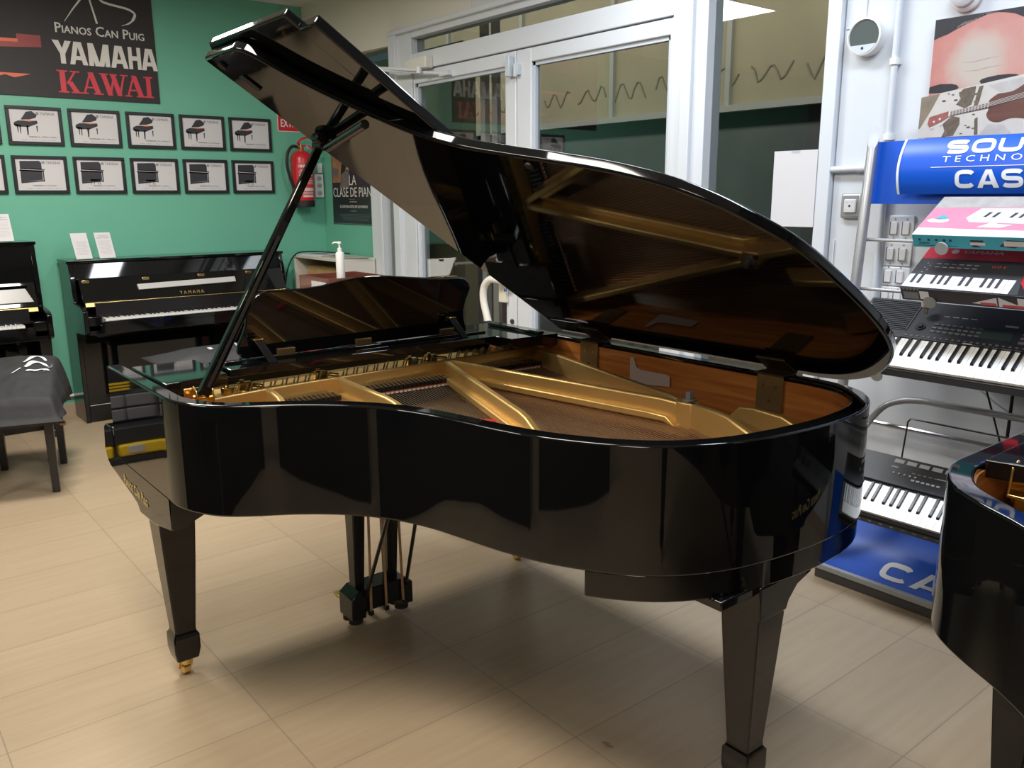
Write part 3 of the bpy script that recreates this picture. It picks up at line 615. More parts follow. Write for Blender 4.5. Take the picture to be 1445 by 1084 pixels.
# closed uprights left of the viewer, seen only mirrored in the lacquer of the open grand
def closed_upright(label,x,y0,y1):
    P=thing('upright_piano',label,'piano',(x,(y0+y1)/2,0),'upright pianos left of the viewer')
    for a,b in ((y0,y0+0.03),(y1-0.03,y1)): obj('side_panel',MB().prism_y([(x-0.30,0),(x-0.30,1.16),(x,1.16),(x+0.04,0.82),(x+0.26,0.80),(x+0.26,0.64),(x+0.05,0.62),(x+0.05,0)],a,b),LACQ,P,0.004)
    obj('top_lid',MB().box(x-0.31,x+0.01,y0-.008,y1+.008,1.16,1.18),LACQ,P,0.004); obj('upper_panel',MB().hexa([(x-.28,y0+.03,.8),(x+.02,y0+.03,.8),(x+.02,y1-.03,.8),(x-.28,y1-.03,.8),(x-.28,y0+.03,1.16),(x-.015,y0+.03,1.16),(x-.015,y1-.03,1.16),(x-.28,y1-.03,1.16)]),LACQ,P)
    obj('fallboard',MB().box(x+.02,x+.245,y0+.03,y1-.03,.66,.79),LACQ,P,0.006); obj('lower_panel',MB().box(x-.28,x+.03,y0+.03,y1-.03,0.0,.64),LACQ,P,0.004)
closed_upright('closed black upright piano left of the viewer, mirrored in the long curved rim',-0.68,1.75,3.25)
closed_upright('closed black upright piano left of the viewer, mirrored near the waist of the rim',-0.95,0.1,1.6)

# ------------------------------------------------------------------ keys for every keyboard
def keys(parent, pl, u0, first, n, wkey, wl, bl, v0, th=0.010, bth=0.009, lift=0.0, hide=()):
    """n white keys from u0 (note index first: 0=C) as separate parts on plane pl"""
    wm=None; bmsh=None
    for i in range(n):
        u=u0+i*wkey
        o=obj('white_key',flat(MB(),pl,rect(u+0.0006,u+wkey-0.0006,v0,v0+wl),lift,lift+th),IVORY,parent)
        if (first+i)%7 in (0,1,3,4,5) and i<n-1:
            off={0:-0.0025,1:0.0025,3:-0.003,4:0,5:0.003}[(first+i)%7]; c=u+wkey+off
            m=MB(); w=0.0055
            m.hexa([pl.p(c-w,v0+wl-bl,lift+th),pl.p(c+w,v0+wl-bl,lift+th),pl.p(c+w,v0+wl,lift+th),pl.p(c-w,v0+wl,lift+th),pl.p(c-w+0.0012,v0+wl-bl+0.006,lift+th+bth),pl.p(c+w-0.0012,v0+wl-bl+0.006,lift+th+bth),pl.p(c+w-0.0012,v0+wl,lift+th+bth),pl.p(c-w+0.0012,v0+wl,lift+th+bth)])
            obj('black_key',m,EBONY,parent)

def slab(mb,pl,x,y,w,h,polys,w0,w1):
    for k,p in enumerate(polys): flat(mb,pl,[(x+a*w,y+b*h) for a,b in p],w0,w1+0.00025*k)
def bar(x0,y0,x1,y1,w): return [(x0-w/2,y0),(x0+w/2,y0),(x1+w/2,y1),(x1-w/2,y1)]
def rc(a,b,c,d): return [(a,c),(b,c),(b,d),(a,d)]

# ------------------------------------------------------------------ green wall: banner, frames, sign, extinguisher
gw=Plane((0,YB-0.002,0),(1,0,0),(0,0,1))
bn=thing('banner','large black shop banner with white and red lettering high on the green wall','banner',(1.1,YB-0.002,2.16))
obj('panel',flat(MB(),gw,rect(0.25,2.046,2.166,2.96),0,0.012),BANNERM,bn)
WH=mat('banner_white',(0.72,0.70,0.68),0.5)
text('lettering','Pianos Can Puig',gw,1.412,1.976,2.578,2.642,WH,bn,0.0125,0.014,smallcaps=True)
BY=[[(0,1),(.33,1),(.5,.66),(.67,1),(1,1),(.63,.42),(.63,0),(.37,0),(.37,.42)]]
BA_=[bar(.14,0,.43,1,.27),bar(.86,0,.57,1,.27),rc(.30,.70,.20,.38)]
BM=[rc(0,.22,0,1),rc(.78,1,0,1),bar(.135,1,.42,0,.25),bar(.865,1,.58,0,.25)]
BH=[rc(0,.30,0,1),rc(.70,1,0,1),rc(.30,.70,.40,.60)]
m=MB()
for L_,x,w in ((BY,1.385,.115),(BA_,1.482,.112),(BM,1.601,.132),(BA_,1.740,.112),(BH,1.858,.082),(BA_,1.942,.108)): slab(m,gw,x,2.385,w,0.145,L_,0.0125,0.0145)
obj('lettering',m,WH,bn)
LK=[rc(.13,.36,0,1),rc(.02,.47,0,.06),rc(.02,.47,.94,1),bar(.42,.40,.78,.97,.10),rc(.58,.98,.94,1),bar(.52,.52,.80,.03,.24),rc(.56,1.02,0,.06)]
LA_=[bar(.15,.03,.48,1,.09),bar(.48,1,.78,.03,.24),rc(.27,.66,.27,.34),rc(.0,.32,0,.06),rc(.55,1.0,0,.06)]
LW=[bar(.14,.97,.34,0,.17),bar(.34,0,.50,.9,.07),bar(.47,.97,.67,0,.17),bar(.67,0,.86,.97,.07),rc(.0,.30,.94,1),rc(.36,.62,.94,1),rc(.74,1.0,.94,1)]
LI=[rc(.25,.75,0,1),rc(0,1,0,.07),rc(0,1,.93,1)]
m=MB(); H=0.142
for L_,x,w in ((LK,1.390,0.145),(LA_,1.532,0.140),(LW,1.655,0.185),(LA_,1.812,0.140),(LI,1.945,0.060)): slab(m,gw,x,2.200,w,H,L_,0.0125,0.0145)
obj('lettering',m,REDL,bn)
m=MB()
flat(m,gw,stroke([(1.475,2.652),(1.53,2.73),(1.585,2.80),(1.64,2.88)],[0.003,0.008,0.012,0.015]),0.0125,0.014)
flat(m,gw,stroke([(1.676,2.660),(1.645,2.80),(1.63,2.88)],[0.012,0.010,0.008]),0.0125,0.014)
flat(m,gw,stroke(catmull([(1.66,2.90),(1.71,2.815),(1.76,2.795),(1.83,2.785),(1.89,2.774),(1.926,2.750),(1.915,2.715),(1.885,2.685),(1.835,2.664)],5),[0.014]*26+[0.017]*6+[0.010]*5+[0.004]*4),0.0125,0.014)
obj('piano_emblem',m,WH,bn)
m=MB()
for p in ([(0.5,2.93),(1.16,2.93),(1.18,2.86),(1.10,2.73),(0.5,2.66)],[(1.18,2.545),(1.32,2.548),(1.32,2.475),(1.12,2.46),(0.6,2.43),(0.6,2.5),(1.18,2.515)]): flat(m,gw,p,0.0122,0.0128)
obj('piano_photo',m,GLOW,bn)
m=MB()
for p in ([(0.7,2.50),(1.185,2.515),(1.185,2.495),(0.7,2.475)],[(1.00,2.30),(1.24,2.303),(1.18,2.285),(1.14,2.275),(1.09,2.29),(1.04,2.275),(0.9,2.28)],[(1.14,2.765),(1.163,2.775),(1.158,2.745),(1.14,2.74)]): flat(m,gw,p,0.0128,0.0133)
obj('piano_glow',m,GLOW2,bn)

FRAME=mat('frame_black',(0.012,0.013,0.015),0.35)
ORD=['leftmost visible','second from the left','third from the left','fourth from the left','fifth from the left','rightmost']
CAPT=[('YAMAHA C2 ( 173cm )',)*1,('YAMAHA C3 - STUDIO ( 173cm )',),('YAMAHA C3 ( 186cm )',),('YAMAHA C5 ( 200cm )',),('YAMAHA C6 ( 212cm )',),('YAMAHA C7 ( 227cm )',)]
CAPU=['YAMAHA B-3 ( 121cm )','YAMAHA U-1 ( 121cm )','YAMAHA U-3 ( 131cm )','YAMAHA YUS-1 ( 121cm )','YAMAHA YUS-3 ( 131cm )','YAMAHA YUS-5 ( 131cm )']
fp=Plane((0,YB-0.002,0),(1,0,0),(0,0,1))
def piano_frame(cx,cz,grand_,i):
    kind='grand' if grand_ else 'upright'; row='upper' if grand_ else 'lower'
    lab=f'black framed print of {"a grand" if grand_ else "an upright"} piano, {ORD[i]} in the {row} row'
    if i==0: lab=lab.replace('leftmost visible in','cut by the photo edge in')
    t=thing('framed_print',lab,'framed print',(cx,YB-0.002,cz),'framed piano prints on the green wall')
    W2,H2=0.165,0.1225; m=MB(); o=[(cx-W2,cz-H2),(cx+W2,cz-H2),(cx+W2,cz+H2),(cx-W2,cz+H2)]
    for (u0,u1,v0,v1) in ((cx-W2,cx+W2,cz-H2,cz-H2+.021),(cx-W2,cx+W2,cz+H2-.021,cz+H2),(cx-W2,cx-W2+.021,cz-H2+.021,cz+H2-.021),(cx+W2-.021,cx+W2,cz-H2+.021,cz+H2-.021)): flat(m,fp,rect(u0,u1,v0,v1),0,0.020)
    obj('frame',m,FRAME,t,0.002)
    obj('print',flat(MB(),fp,rect(cx-W2+.018,cx+W2-.018,cz-H2+.018,cz+H2-.018),0.002,0.010),PAPER,t)
    m=MB(); A=lambda pts: flat(m,fp,[(cx-0.125+a*0.145,cz-0.060+b*0.15) for a,b in pts],0.0101,0.0106)
    if grand_:
        A([(0.02,.40),(.08,.34),(.60,.34),(.98,.50),(.96,.62),(.62,.62),(.20,.60),(.02,.52)])
        A([(0.30,.64),(.55,.98),(.78,1.02),(.98,.86),(.92,.74),(.66,.66)])
        for x,b in ((.12,.10),(.22,.06),(.50,-.02),(.52,.02),(.90,.14)): A([(x,.40),(x+.06,.40),(x+.045,b),(x+.015,b)])
        A([(0.0,.46),(.30,.40),(.32,.36),(.02,.40)])
    else:
        A([(0.02,.10),(.92,.18),(.92,.92),(.84,1.0),(.04,.98)]); A([(-.02,.56),(.98,.52),(1.04,.64),(.08,.68)]); A([(.94,.10),(.99,.10),(.99,.60),(.94,.60)]); A([(.02,.02),(.96,.12),(.96,.17),(.02,.10)])
        if i in (2,3,5):
            for x in (.42,.55,.72,.80): A([(x,-.02),(x+.02,-.02),(x+.02,.16),(x,.16)])
            A([(.40,.14),(.84,.14),(.84,.22),(.40,.22)])
    obj('piano_picture',m,INK,t)
    m=MB()
    if grand_: A2=[(.38,.60),(.64,.62),(.92,.62),(.66,.57)]
    else: A2=[(.06,.615),(1.0,.585),(1.0,.60),(.06,.64)]
    flat(m,fp,[(cx-0.125+a*0.145,cz-0.060+b*0.15) for a,b in A2],0.0106,0.011)
    obj('picture_detail',m,ORANGE if grand_ else PAPER,t)
    m=MB(); m.prism(circ(cx+0.020,cz+0.079,0.010,14),lambda u,v:fp.p(u,v,0.0101),lambda u,v:fp.p(u,v,0.0105)); obj('emblem',m,GREYINK,t)
    text('lettering','YAMAHA',fp,cx+0.035,cx+0.125,cz+0.069,cz+0.089,GREYINK,t,0.0101,0.03,0.0004)
    cap=CAPT[i][0] if grand_ else CAPU[i]
    text('lettering',cap,fp,cx-0.045 if grand_ else cx-0.055,cx+0.125 if grand_ else cx+0.09,cz-0.078,cz-0.066,INK,t,0.0101,0.02,0.0004,res=1)
    text('lettering','Negro  |  Blanco  |  Nogal  |  Caoba',fp,cx-0.085,cx+0.115,cz-0.094,cz-0.085,GREYINK,t,0.0101,0.0,0.0004,res=1)
for i,cx in enumerate((0.859,1.227,1.596,1.966,2.334,2.701)):
    piano_frame(cx,1.977,True,i); piano_frame(cx,1.663,False,i)

sg=thing('safety_sign','red fire extinguisher sign with white letters, partly behind the raised lid','sign',(3.05,YB-0.002,2.0))
obj('plate',flat(MB(),gw,rect(2.928,3.235,2.012,2.30),0,0.003),mat('sign_border',(0.75,0.62,0.58),0.4),sg)
m=MB(); flat(m,gw,rect(2.935,3.228,2.019,2.135),0.003,0.004); flat(m,gw,rect(2.935,3.228,2.147,2.293),0.003,0.004); obj('red_field',m,REDP,sg)
text('lettering','EXTINTOR',gw,2.955,3.208,2.048,2.106,SIGNW,sg,0.0042,0.02)
m=MB(); flat(m,gw,rect(2.97,3.02,2.17,2.26),0.0042,0.005); flat(m,gw,[(3.06,2.17),(3.12,2.17),(3.13,2.22),(3.10,2.27),(3.07,2.23)],0.0042,0.005); obj('pictogram',m,SIGNW,sg)

ex=thing('fire_extinguisher','red fire extinguisher with black hose hanging on the green wall behind the lid prop','fire extinguisher',(3.066,6.425,1.43))
ec=(3.066,6.425,0)
obj('cylinder',MB().lathe([(0.083,1.475),(0.086,1.485),(0.086,1.80),(0.078,1.83),(0.055,1.855),(0.028,1.868)],ec,32),REDP,ex)
obj('base_ring',MB().lathe([(0.078,1.43),(0.087,1.435),(0.087,1.482),(0.080,1.485)],ec,32),RUBBER,ex)
m=MB(); prof=[(0.0866,z) for z in (1.50,1.76)]
n=18; m.grid([[(ec[0]+0.0866*math.sin(a),ec[1]-0.0866*math.cos(a),z) for z in (1.505,1.765)] for a in [(-1.0+2.0*k/n) for k in range(n+1)]]); lab=obj('label',m,mat('label_red',(0.60,0.05,0.06),0.4),ex)
m=MB()
def lab_rect(a0,a1,z0,z1):
    n=6; m.grid([[(ec[0]+0.0872*math.sin(a),ec[1]-0.0872*math.cos(a),z) for z in (z0,z1)] for a in [(a0+(a1-a0)*k/n) for k in range(n+1)]])
lab_rect(-0.75,0.8,1.735,1.755)
for k,(a,b) in enumerate(((-0.6,0.6),(-0.75,0.2),(-0.7,0.5),(-0.75,0.75),(-0.6,0.3),(-0.5,0.6),(-0.75,0.7),(-0.7,0.65),(-0.6,0.75))): lab_rect(a,b,1.712-k*0.013,1.717-k*0.013)
lab_rect(-0.55,0.75,1.555,1.580); lab_rect(-0.45,0.65,1.508,1.522)
for k in range(3): lab_rect(-0.6,0.7,1.530+k*0.007,1.533+k*0.007)
obj('label_print',m,mat('label_white',(0.72,0.62,0.60),0.5),lab)
obj('valve',MB().lathe([(0.022,1.866),(0.024,1.87),(0.024,1.895),(0.012,1.90),(0.012,1.915)],ec,16).tube([(3.066,6.425,1.885),(3.02,6.40,1.89)],0.010,8),BRASS,ex)
obj('gauge',MB().lathe([(0.016,-0.008),(0.016,0.006),(0.012,0.008)],(3.105,6.385,1.892),16,'y'),mat('gauge_blue',(0.25,0.45,0.60),0.3),ex)
m=MB(); m.tube(catmull([(3.05,6.42,1.91),(3.035,6.40,1.93),(3.07,6.385,1.957),(3.13,6.37,1.972),(3.165,6.365,1.975)],5),0.009,8); m.tube(catmull([(3.07,6.41,1.90),(3.11,6.38,1.90),(3.15,6.365,1.872)],5),0.008,8); obj('handle',m,REDP,ex)
obj('hose',MB().tube(catmull([(3.03,6.405,1.89),(2.985,6.40,1.895),(2.945,6.40,1.85),(2.93,6.40,1.76),(2.95,6.40,1.66),(2.975,6.40,1.58),(2.982,6.395,1.50),(2.975,6.39,1.45)],6),0.012,10),RUBBER,ex)
obj('hose_nozzle',MB().cyl((2.975,6.39,1.455),(2.97,6.388,1.425),0.016,12,0.019),RUBBER,ex)
obj('wall_bracket',MB().box(3.04,3.09,6.505,YB,1.55,1.85).box(3.055,3.075,6.42,6.51,1.84,1.855),REDP,ex)

sx=thing('power_strip','white three-socket power strip fixed to the green wall right of the fire extinguisher','power strip',(3.243,YB,1.50))
obj('body',MB().box(3.205,3.283,YB-0.035,YB,1.505,1.690),WHITE,sx,0.005)
for z in (1.655,1.598,1.54):
    s=obj('socket',MB().lathe([(0.021,-0.002),(0.021,0.0),(0.018,0.002)],(3.245,YB-0.036,z),20,'y'),LIGHTGREY,sx)
    obj('socket_hole',MB().lathe([(0.003,-0.004),(0.003,0.0)],(3.239,YB-0.037,z),8,'y').lathe([(0.003,-0.004),(0.003,0.0)],(3.251,YB-0.037,z),8,'y'),INK,s)
bx=thing('junction_box','small grey junction box on the green wall between extinguisher and power strip','junction box',(3.195,YB,1.69)); obj('cover',MB().box(3.172,3.218,YB-0.03,YB,1.70,1.775),SILVER,bx,0.004)
obj('cover_screw',MB().lathe([(0.004,-0.002),(0.004,0)],(3.195,YB-0.031,1.737),8,'y'),STEEL,bx)
bx=thing('junction_box','small white junction box on the green wall just above the power strip','junction box',(3.258,YB,1.69)); obj('cover',MB().box(3.238,3.281,YB-0.03,YB,1.70,1.775),WHITE,bx,0.004)
obj('cover_screw',MB().lathe([(0.004,-0.002),(0.004,0)],(3.26,YB-0.031,1.737),8,'y'),STEEL,bx)
tag(obj('wall_conduit',MB().tube([(3.228,YB-0.012,1.72),(3.228,YB-0.012,1.84),(3.222,YB-0.012,1.90),(3.222,YB-0.012,2.6)],0.011,10),GREEN),'green painted cable conduit running up the wall corner from the power strip boxes','conduit')
tag(obj('wall_conduit',MB().tube([(0.55,YB-0.013,0.142),(1.40,YB-0.013,0.142)],0.011,10),WHITE),'thin white conduit running low along the green wall above the skirting','conduit')

po=thing('film_poster','dark film poster with white title lettering on the green strip beside the glass door','poster',(XR-0.001,6.04,1.29))
pp=Plane((XR-0.001,0,0),(0,-1,0),(0,0,1))
obj('sheet',flat(MB(),pp,[(-6.372,1.294),(-5.715,1.294),(-5.700,2.08),(-6.352,2.08)],0,0.003),mat('poster_dark',(0.022,0.026,0.034),0.3),po)
m=MB(); flat(m,pp,[(-6.35,1.62),(-6.22,1.62),(-6.20,1.74),(-6.15,2.07),(-6.348,2.07)],0.003,0.0035); obj('hazy_figure',m,mat('poster_brown',(0.34,0.17,0.08),0.4,noise=0.6,nscale=14),po)
m=MB(); flat(m,pp,[(-6.24,1.57),(-6.08,1.58),(-6.06,1.66),(-6.10,1.72),(-6.20,1.68)],0.0036,0.004); flat(m,pp,[(-6.345,1.68),(-6.26,1.66),(-6.24,1.72),(-6.34,1.74)],0.0036,0.004); obj('figure_detail',m,mat('poster_grey',(0.16,0.14,0.14),0.4,noise=0.5,nscale=20),po)
m=MB(); flat(m,pp,[(-6.13,1.71),(-6.085,1.70),(-6.07,1.75),(-6.09,1.80)],0.0036,0.004); obj('figure_hand',m,mat('poster_skin',(0.5,0.32,0.2),0.4),po)
PW=mat('poster_white',(0.72,0.70,0.64),0.5)
text('lettering','LA',pp,-6.075,-5.965,1.598,1.672,PW,po,0.0042,0.0)
text('lettering','CLASE DE PIANO',pp,-6.345,-5.665,1.508,1.580,PW,po,0.0042,0.0)
text('lettering','EL DESTINO ESTA EN SUS MANOS',pp,-6.24,-5.80,1.423,1.444,PW,po,0.0042,0.02)
text('lettering','una pelicula',pp,-6.08,-5.97,1.464,1.476,PW,po,0.0042,0.01,res=1)
m=MB(); flat(m,pp,rect(-6.09,-6.0,1.486,1.490),0.0042,0.005); flat(m,pp,rect(-6.07,-5.98,1.396,1.404),0.0042,0.005)
for k in range(5): flat(m,pp,rect(-6.27+0.02*k,-5.76-0.01*k,1.372-k*0.011,1.374-k*0.011),0.0042,0.0046)
flat(m,pp,rect(-6.365,-5.72,1.298,1.303),0.0042,0.0046); obj('small_print',m,GREYM,po)

# ------------------------------------------------------------------ upright pianos
def upright(label,x0,x1,zt,legs,k0,n0,nk,first,letters):
    P=thing('upright_piano',label,'piano',((x0+x1)/2,6.3,0),'upright pianos along the green wall')
    side=[(6.495,0),(6.495,zt-0.02),(6.225,zt-0.02),(6.19,0.985),(6.175,0.83),(6.01,0.818),(5.955,0.805),(5.935,0.79),(5.935,0.655),(5.96,0.64),(6.19,0.625),(6.19,0.0)]
    for a,b in ((x0,x0+0.03),(x1-0.03,x1)): obj('side_panel',MB().prism_x(side if not legs else side[:-1]+[(6.19,0.0)],a,b),LACQ,P,0.004)
    for a,b in ((x0+0.03,x0+0.105),(x1-0.105,x1-0.03)): obj('key_block',MB().box(a,b,5.95,6.17,0.66,0.755),LACQ,P,0.004)
    obj('top_lid',MB().box(x0-0.008,x1+0.008,6.215,6.50,zt-0.02,zt),LACQ,P,0.004)
    obj('upper_panel',MB().hexa([(x0+.03,6.200,0.975),(x1-.03,6.200,0.975),(x1-.03,6.235,0.975),(x0+.03,6.235,0.975),(x0+.03,6.232,zt-.021),(x1-.03,6.232,zt-.021),(x1-.03,6.26,zt-.021),(x0+.03,6.26,zt-.021)]),LACQ,P)
    obj('back_board',MB().box(x0+.03,x1-.03,6.46,6.49,0.05,zt-.03),SATIN,P)
    fb=obj('fallboard',MB().hexa([(x0+.04,6.085,0.835),(x1-.04,6.085,0.835),(x1-.04,6.11,0.835),(x0+.04,6.11,0.835),(x0+.04,6.165,0.985),(x1-.04,6.165,0.985),(x1-.04,6.19,0.985),(x0+.04,6.19,0.985)]),LACQ,P,0.003)
    obj('brass_hinge',MB().hexa([(x0+.05,6.068,0.808),(x1-.05,6.068,0.808),(x1-.05,6.09,0.808),(x0+.05,6.09,0.808),(x0+.05,6.078,0.832),(x1-.05,6.078,0.832),(x1-.05,6.10,0.832),(x0+.05,6.10,0.832)]),BRASS,fb)
    W_=x1-x0
    for f in (0.055,0.31,0.565,0.80):
        x=x0+f*W_; obj('lid_stop',MB().box(x-0.022,x+0.022,6.150,6.172,0.952,0.976),BRASS,fb,0.002)
    sl=math.atan2(0.08,0.15); fpn=Plane((0,6.0845,0.835),(1,0,0),(0,math.sin(sl),math.cos(sl)))
    if letters:
        text('lettering','Y A M A H A',fpn,1.93,2.10,0.012,0.037,BRASS,fb,0.0006,0.03)
        obj('reflection_bar',flat(MB(),fpn,[(1.665,0.065),(2.345,0.078),(2.345,0.118),(1.66,0.106)],0.001,0.012),mat('reflection_grey',(0.50,0.50,0.50),0.35),fb,0.002)  # pale bar standing in for a bright reflection on the fallboard
    else:
        obj('reflection_bar',flat(MB(),fpn,[(0.35,0.03),(1.02,0.03),(0.985,0.125),(0.35,0.125)],0.001,0.010),mat('reflection_grey2',(0.22,0.22,0.22),0.3),fb,0.002)  # window reflection in the lacquer, modelled as a pale grey panel
        obj('lacquer_strip',flat(MB(),fpn,[(0.3,0.135),(1.0,0.135),(1.0,0.15),(0.3,0.15)],0.001,0.03),LACQ,fb,0.002)
    obj('key_strip',MB().box(x0+.105,x1-.105,6.06,6.075,0.735,0.83),SATIN,P)
    obj('key_bed',MB().box(x0+.03,x1-.03,5.95,6.20,0.635,0.70),LACQ,P,0.004)
    obj('key_rail',MB().box(x0+.105,x1-.105,5.945,5.965,0.695,0.722),LACQ,P,0.002)
    kp=Plane((0,5.968,0.712),(1,0,0),(0,1,0))
    ku0=k0
    wk=(n0-k0)/nk
    keys(P,kp,k0,first,nk,wk,0.105,0.06,0.0,0.022,0.010)
    obj('lower_panel',MB().box(x0+.03,x1-.03,6.215,6.235,0.12,0.635),LACQ,P,0.004)
    obj('toe_rail',MB().box(x0+.03,x1-.03,6.20,6.24,0.0,0.12),LACQ,P,0.004)
    if legs:
        for x in (x0+0.05,x1-0.05):
            l=MB(); l.hexa([(x-.022,5.975,0.03),(x+.022,5.975,0.03),(x+.022,6.02,0.03),(x-.022,6.02,0.03),(x-.035,5.96,0.64),(x+.035,5.96,0.64),(x+.035,6.03,0.64),(x-.035,6.03,0.64)]); l.box(x-.035,x+.035,5.955,6.22,0.0,0.05); obj('leg',l,LACQ,P,0.003)
    for k in (-0.09,0,0.09):
        x=(x0+x1)/2+k; obj('pedal',MB().prism_z(stroke([(x,6.21),(x,6.13),(x,6.09)],[0.02,0.03,0.034]),0.045,0.055),BRASS,P,0.002)
    return P
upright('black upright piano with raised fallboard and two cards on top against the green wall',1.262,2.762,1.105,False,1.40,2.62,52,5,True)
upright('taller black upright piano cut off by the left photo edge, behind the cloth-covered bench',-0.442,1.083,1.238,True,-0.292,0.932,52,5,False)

def sign_card(x,lean,label,lines,z,dx=0.0,w=0.105,h=0.185):
    t=thing('card_holder',label,'card',(x,6.27,z),'cards standing on the upright pianos')
    th=math.radians(22); V=Vector((dx,math.sin(th),math.cos(th)));
    pl=Plane((x,6.245,z+0.002),Vector((1,lean,0)).normalized(),V)
    obj('card',flat(MB(),pl,rect(-w/2,w/2,0.004,h),0.001,0.003),PAPER,t)
    m=flat(MB(),pl,rect(-w/2-.002,w/2+.002,0.0,h+.002),-0.002,0.0005); b=V.normalized()
    m.hexa([pl.p(-w/2,0,-0.0),pl.p(w/2,0,0),(pl.p(w/2,0,0)+Vector((0,0.09,0))),(pl.p(-w/2,0,0)+Vector((0,0.09,0))),pl.p(-w/2,0,0)+Vector((0,0,.003)),pl.p(w/2,0,0)+Vector((0,0,.003)),pl.p(w/2,0,0)+Vector((0,.09,.003)),pl.p(-w/2,0,0)+Vector((0,.09,.003))])
    obj('clear_stand',m,CLEAR,t)
    if lines:
        text('lettering',lines[0],pl,-0.032,0.034,h-0.028,h-0.020,GREYINK,t,0.0032,0.02,0.0004,res=1)
        text('lettering',lines[1],pl,-0.042,0.042,h-0.042,h-0.034,GREYINK,t,0.0032,0.02,0.0004,res=1)
    m=MB()
    for k in range(11): flat(m,pl,rect(-0.040+0.012*(k%3==1),0.040-0.010*(k%4==2),h-0.062-k*0.009,h-0.0595-k*0.009),0.0031,0.0034)
    obj('small_print',m,LIGHTGREY,t)
sign_card(1.376,0.15,'white card in a clear stand, left of the two on the middle upright piano',None,1.105,-0.06)
sign_card(1.522,0.10,'white card with two heading lines, right of the two on the middle upright piano',('YAMAHA B1','SILENT PIANO'),1.105,-0.05)
sign_card(0.925,0.10,'white card in a clear stand on the left upright piano, cut by the photo edge',('YAMAHA U1','PIANO'),1.238,-0.02)

# ------------------------------------------------------------------ benches with cloths
def cloth_mound(parent_label, name, f, nu, nv, matl):
    m=MB(); m.grid([[f(i/nu,j/nv) for j in range(nv+1)] for i in range(nu+1)])
    o=obj(name,m,matl,None,0,80); 
    s=o.modifiers.new('solid','SOLIDIFY'); s.thickness=0.004; s.offset=-1
    return o
from mathutils import noise as mnoise
BA=math.radians(-15.4); BU=Vector((-math.sin(BA),math.cos(BA),0)); BV=Vector((-math.cos(BA),-math.sin(BA),0))  # BU along the bench, BV to the left
BC=Vector((0.815,4.80,0))      # near right foot
bench=thing('piano_bench','black piano bench at the left photo edge with a dark cloth piled on its seat','bench',(0.735,5.09,0),'piano benches')
def bp(u,v,z): q=BC+BU*u+BV*v; return (q.x,q.y,z)
def bbox(m,u0,u1,v0,v1,z0,z1): return m.hexa([bp(u0,v0,z0),bp(u1,v0,z0),bp(u1,v1,z0),bp(u0,v1,z0),bp(u0,v0,z1),bp(u1,v0,z1),bp(u1,v1,z1),bp(u0,v1,z1)])
for u,v in ((0,0),(0.505,0),(0.505,0.30),(0,0.30)):
    m=MB(); du=-0.012 if u==0 else 0.012; a=0.0225
    m.hexa([bp(u-.006+du,v-.0,0.0),bp(u+.034+du,v-.0,0.0),bp(u+.034+du,v+.036,0.0),bp(u-.006+du,v+.036,0.0),bp(u-.014,v-.002,0.43),bp(u+.040,v-.002,0.43),bp(u+.040,v+.042,0.43),bp(u-.014,v+.042,0.43)])
    obj('leg',m,SATIN,bench,0.003)
m=MB(); bbox(m,0.0,0.54,0.0,0.025,0.36,0.435); bbox(m,0.0,0.54,0.31,0.335,0.36,0.435); bbox(m,0.0,0.025,0.025,0.31,0.36,0.435); bbox(m,0.515,0.54,0.025,0.31,0.36,0.435); obj('apron',m,SATIN,bench,0.003)
m=MB(); bbox(m,-0.015,0.555,-0.015,0.35,0.435,0.515); obj('seat_cushion',m,mat('vinyl',(0.018,0.018,0.019),0.45),bench,0.018,seg=3)
m=MB(); m.tube([bp(0.46,0.01,0.255),bp(0.46,-0.02,0.255)],0.012,10); obj('height_knob',m,BRASS,bench)
def mound(u,v):
    # u 0..1 along the bench, v 0..1 across: piled cloth, hanging over the edges
    U=-0.10+0.76*u; Vv=-0.075+0.52*v
    e=min(u,1-u,v,1-v)
    us=min(1,max(0,u/0.72)); top=0.515+0.135*us*us*(3-2*us)*(0.55+0.45*math.sin(PI*min(1,max(0,v)))**0.5)-0.05*max(0,(u-0.8)/0.2)**2
    top+=0.018*mnoise.noise(Vector((u*5,v*4,1)))+0.010*mnoise.noise(Vector((u*13,v*9,4)))
    ins=0.12
    drop=max(0,(ins-v)/ins,(ins*0.8-u)/ins/0.8,(v-1+ins)/ins)
    z=top-(0.165+0.045*math.sin(u*9+1))*min(1,drop)**1.3
    if drop>0: Vv+=(0.05 if v<ins else 0)*min(1,drop)*0.6*(0.3+0.7*math.sin(u*14)**2)
    return bp(U,Vv,max(z,0.40))
cl=cloth_mound('','bench_cloth',mound,44,36,CLOTH)
tag(cl,'black cloth cover with a white wave emblem heaped over the bench at the left edge','cloth','cloth covers on benches')
m=MB()
def on_cloth(u,v,l): q=Vector(mound(u,v)); return (q.x,q.y,q.z+l)
def cloth_strip(path,w):
    P=[]
    for (u,v,ww) in path: P.append([on_cloth(u,v-ww*w,0.006),on_cloth(u,v,0.007),on_cloth(u,v+ww*w,0.006)])
    m.grid(P)
for k,(o,sc) in enumerate(((0.0,1.0),(0.075,0.85),(0.15,0.6))):
    cloth_strip([(0.46-0.05*k+0.22*math.sin(PI*(0.15+0.6*t))*sc, 0.40-0.20*t-0.02*k, 0.35+0.65*math.sin(PI*t)) for t in [i/10 for i in range(11)]],0.030)
cloth_strip([(0.44+0.03*t,0.50-0.08*t,1) for t in [i/4 for i in range(5)]],0.012)
emb=obj('wave_emblem',m,SIGNW,cl,0,80)
m=MB()
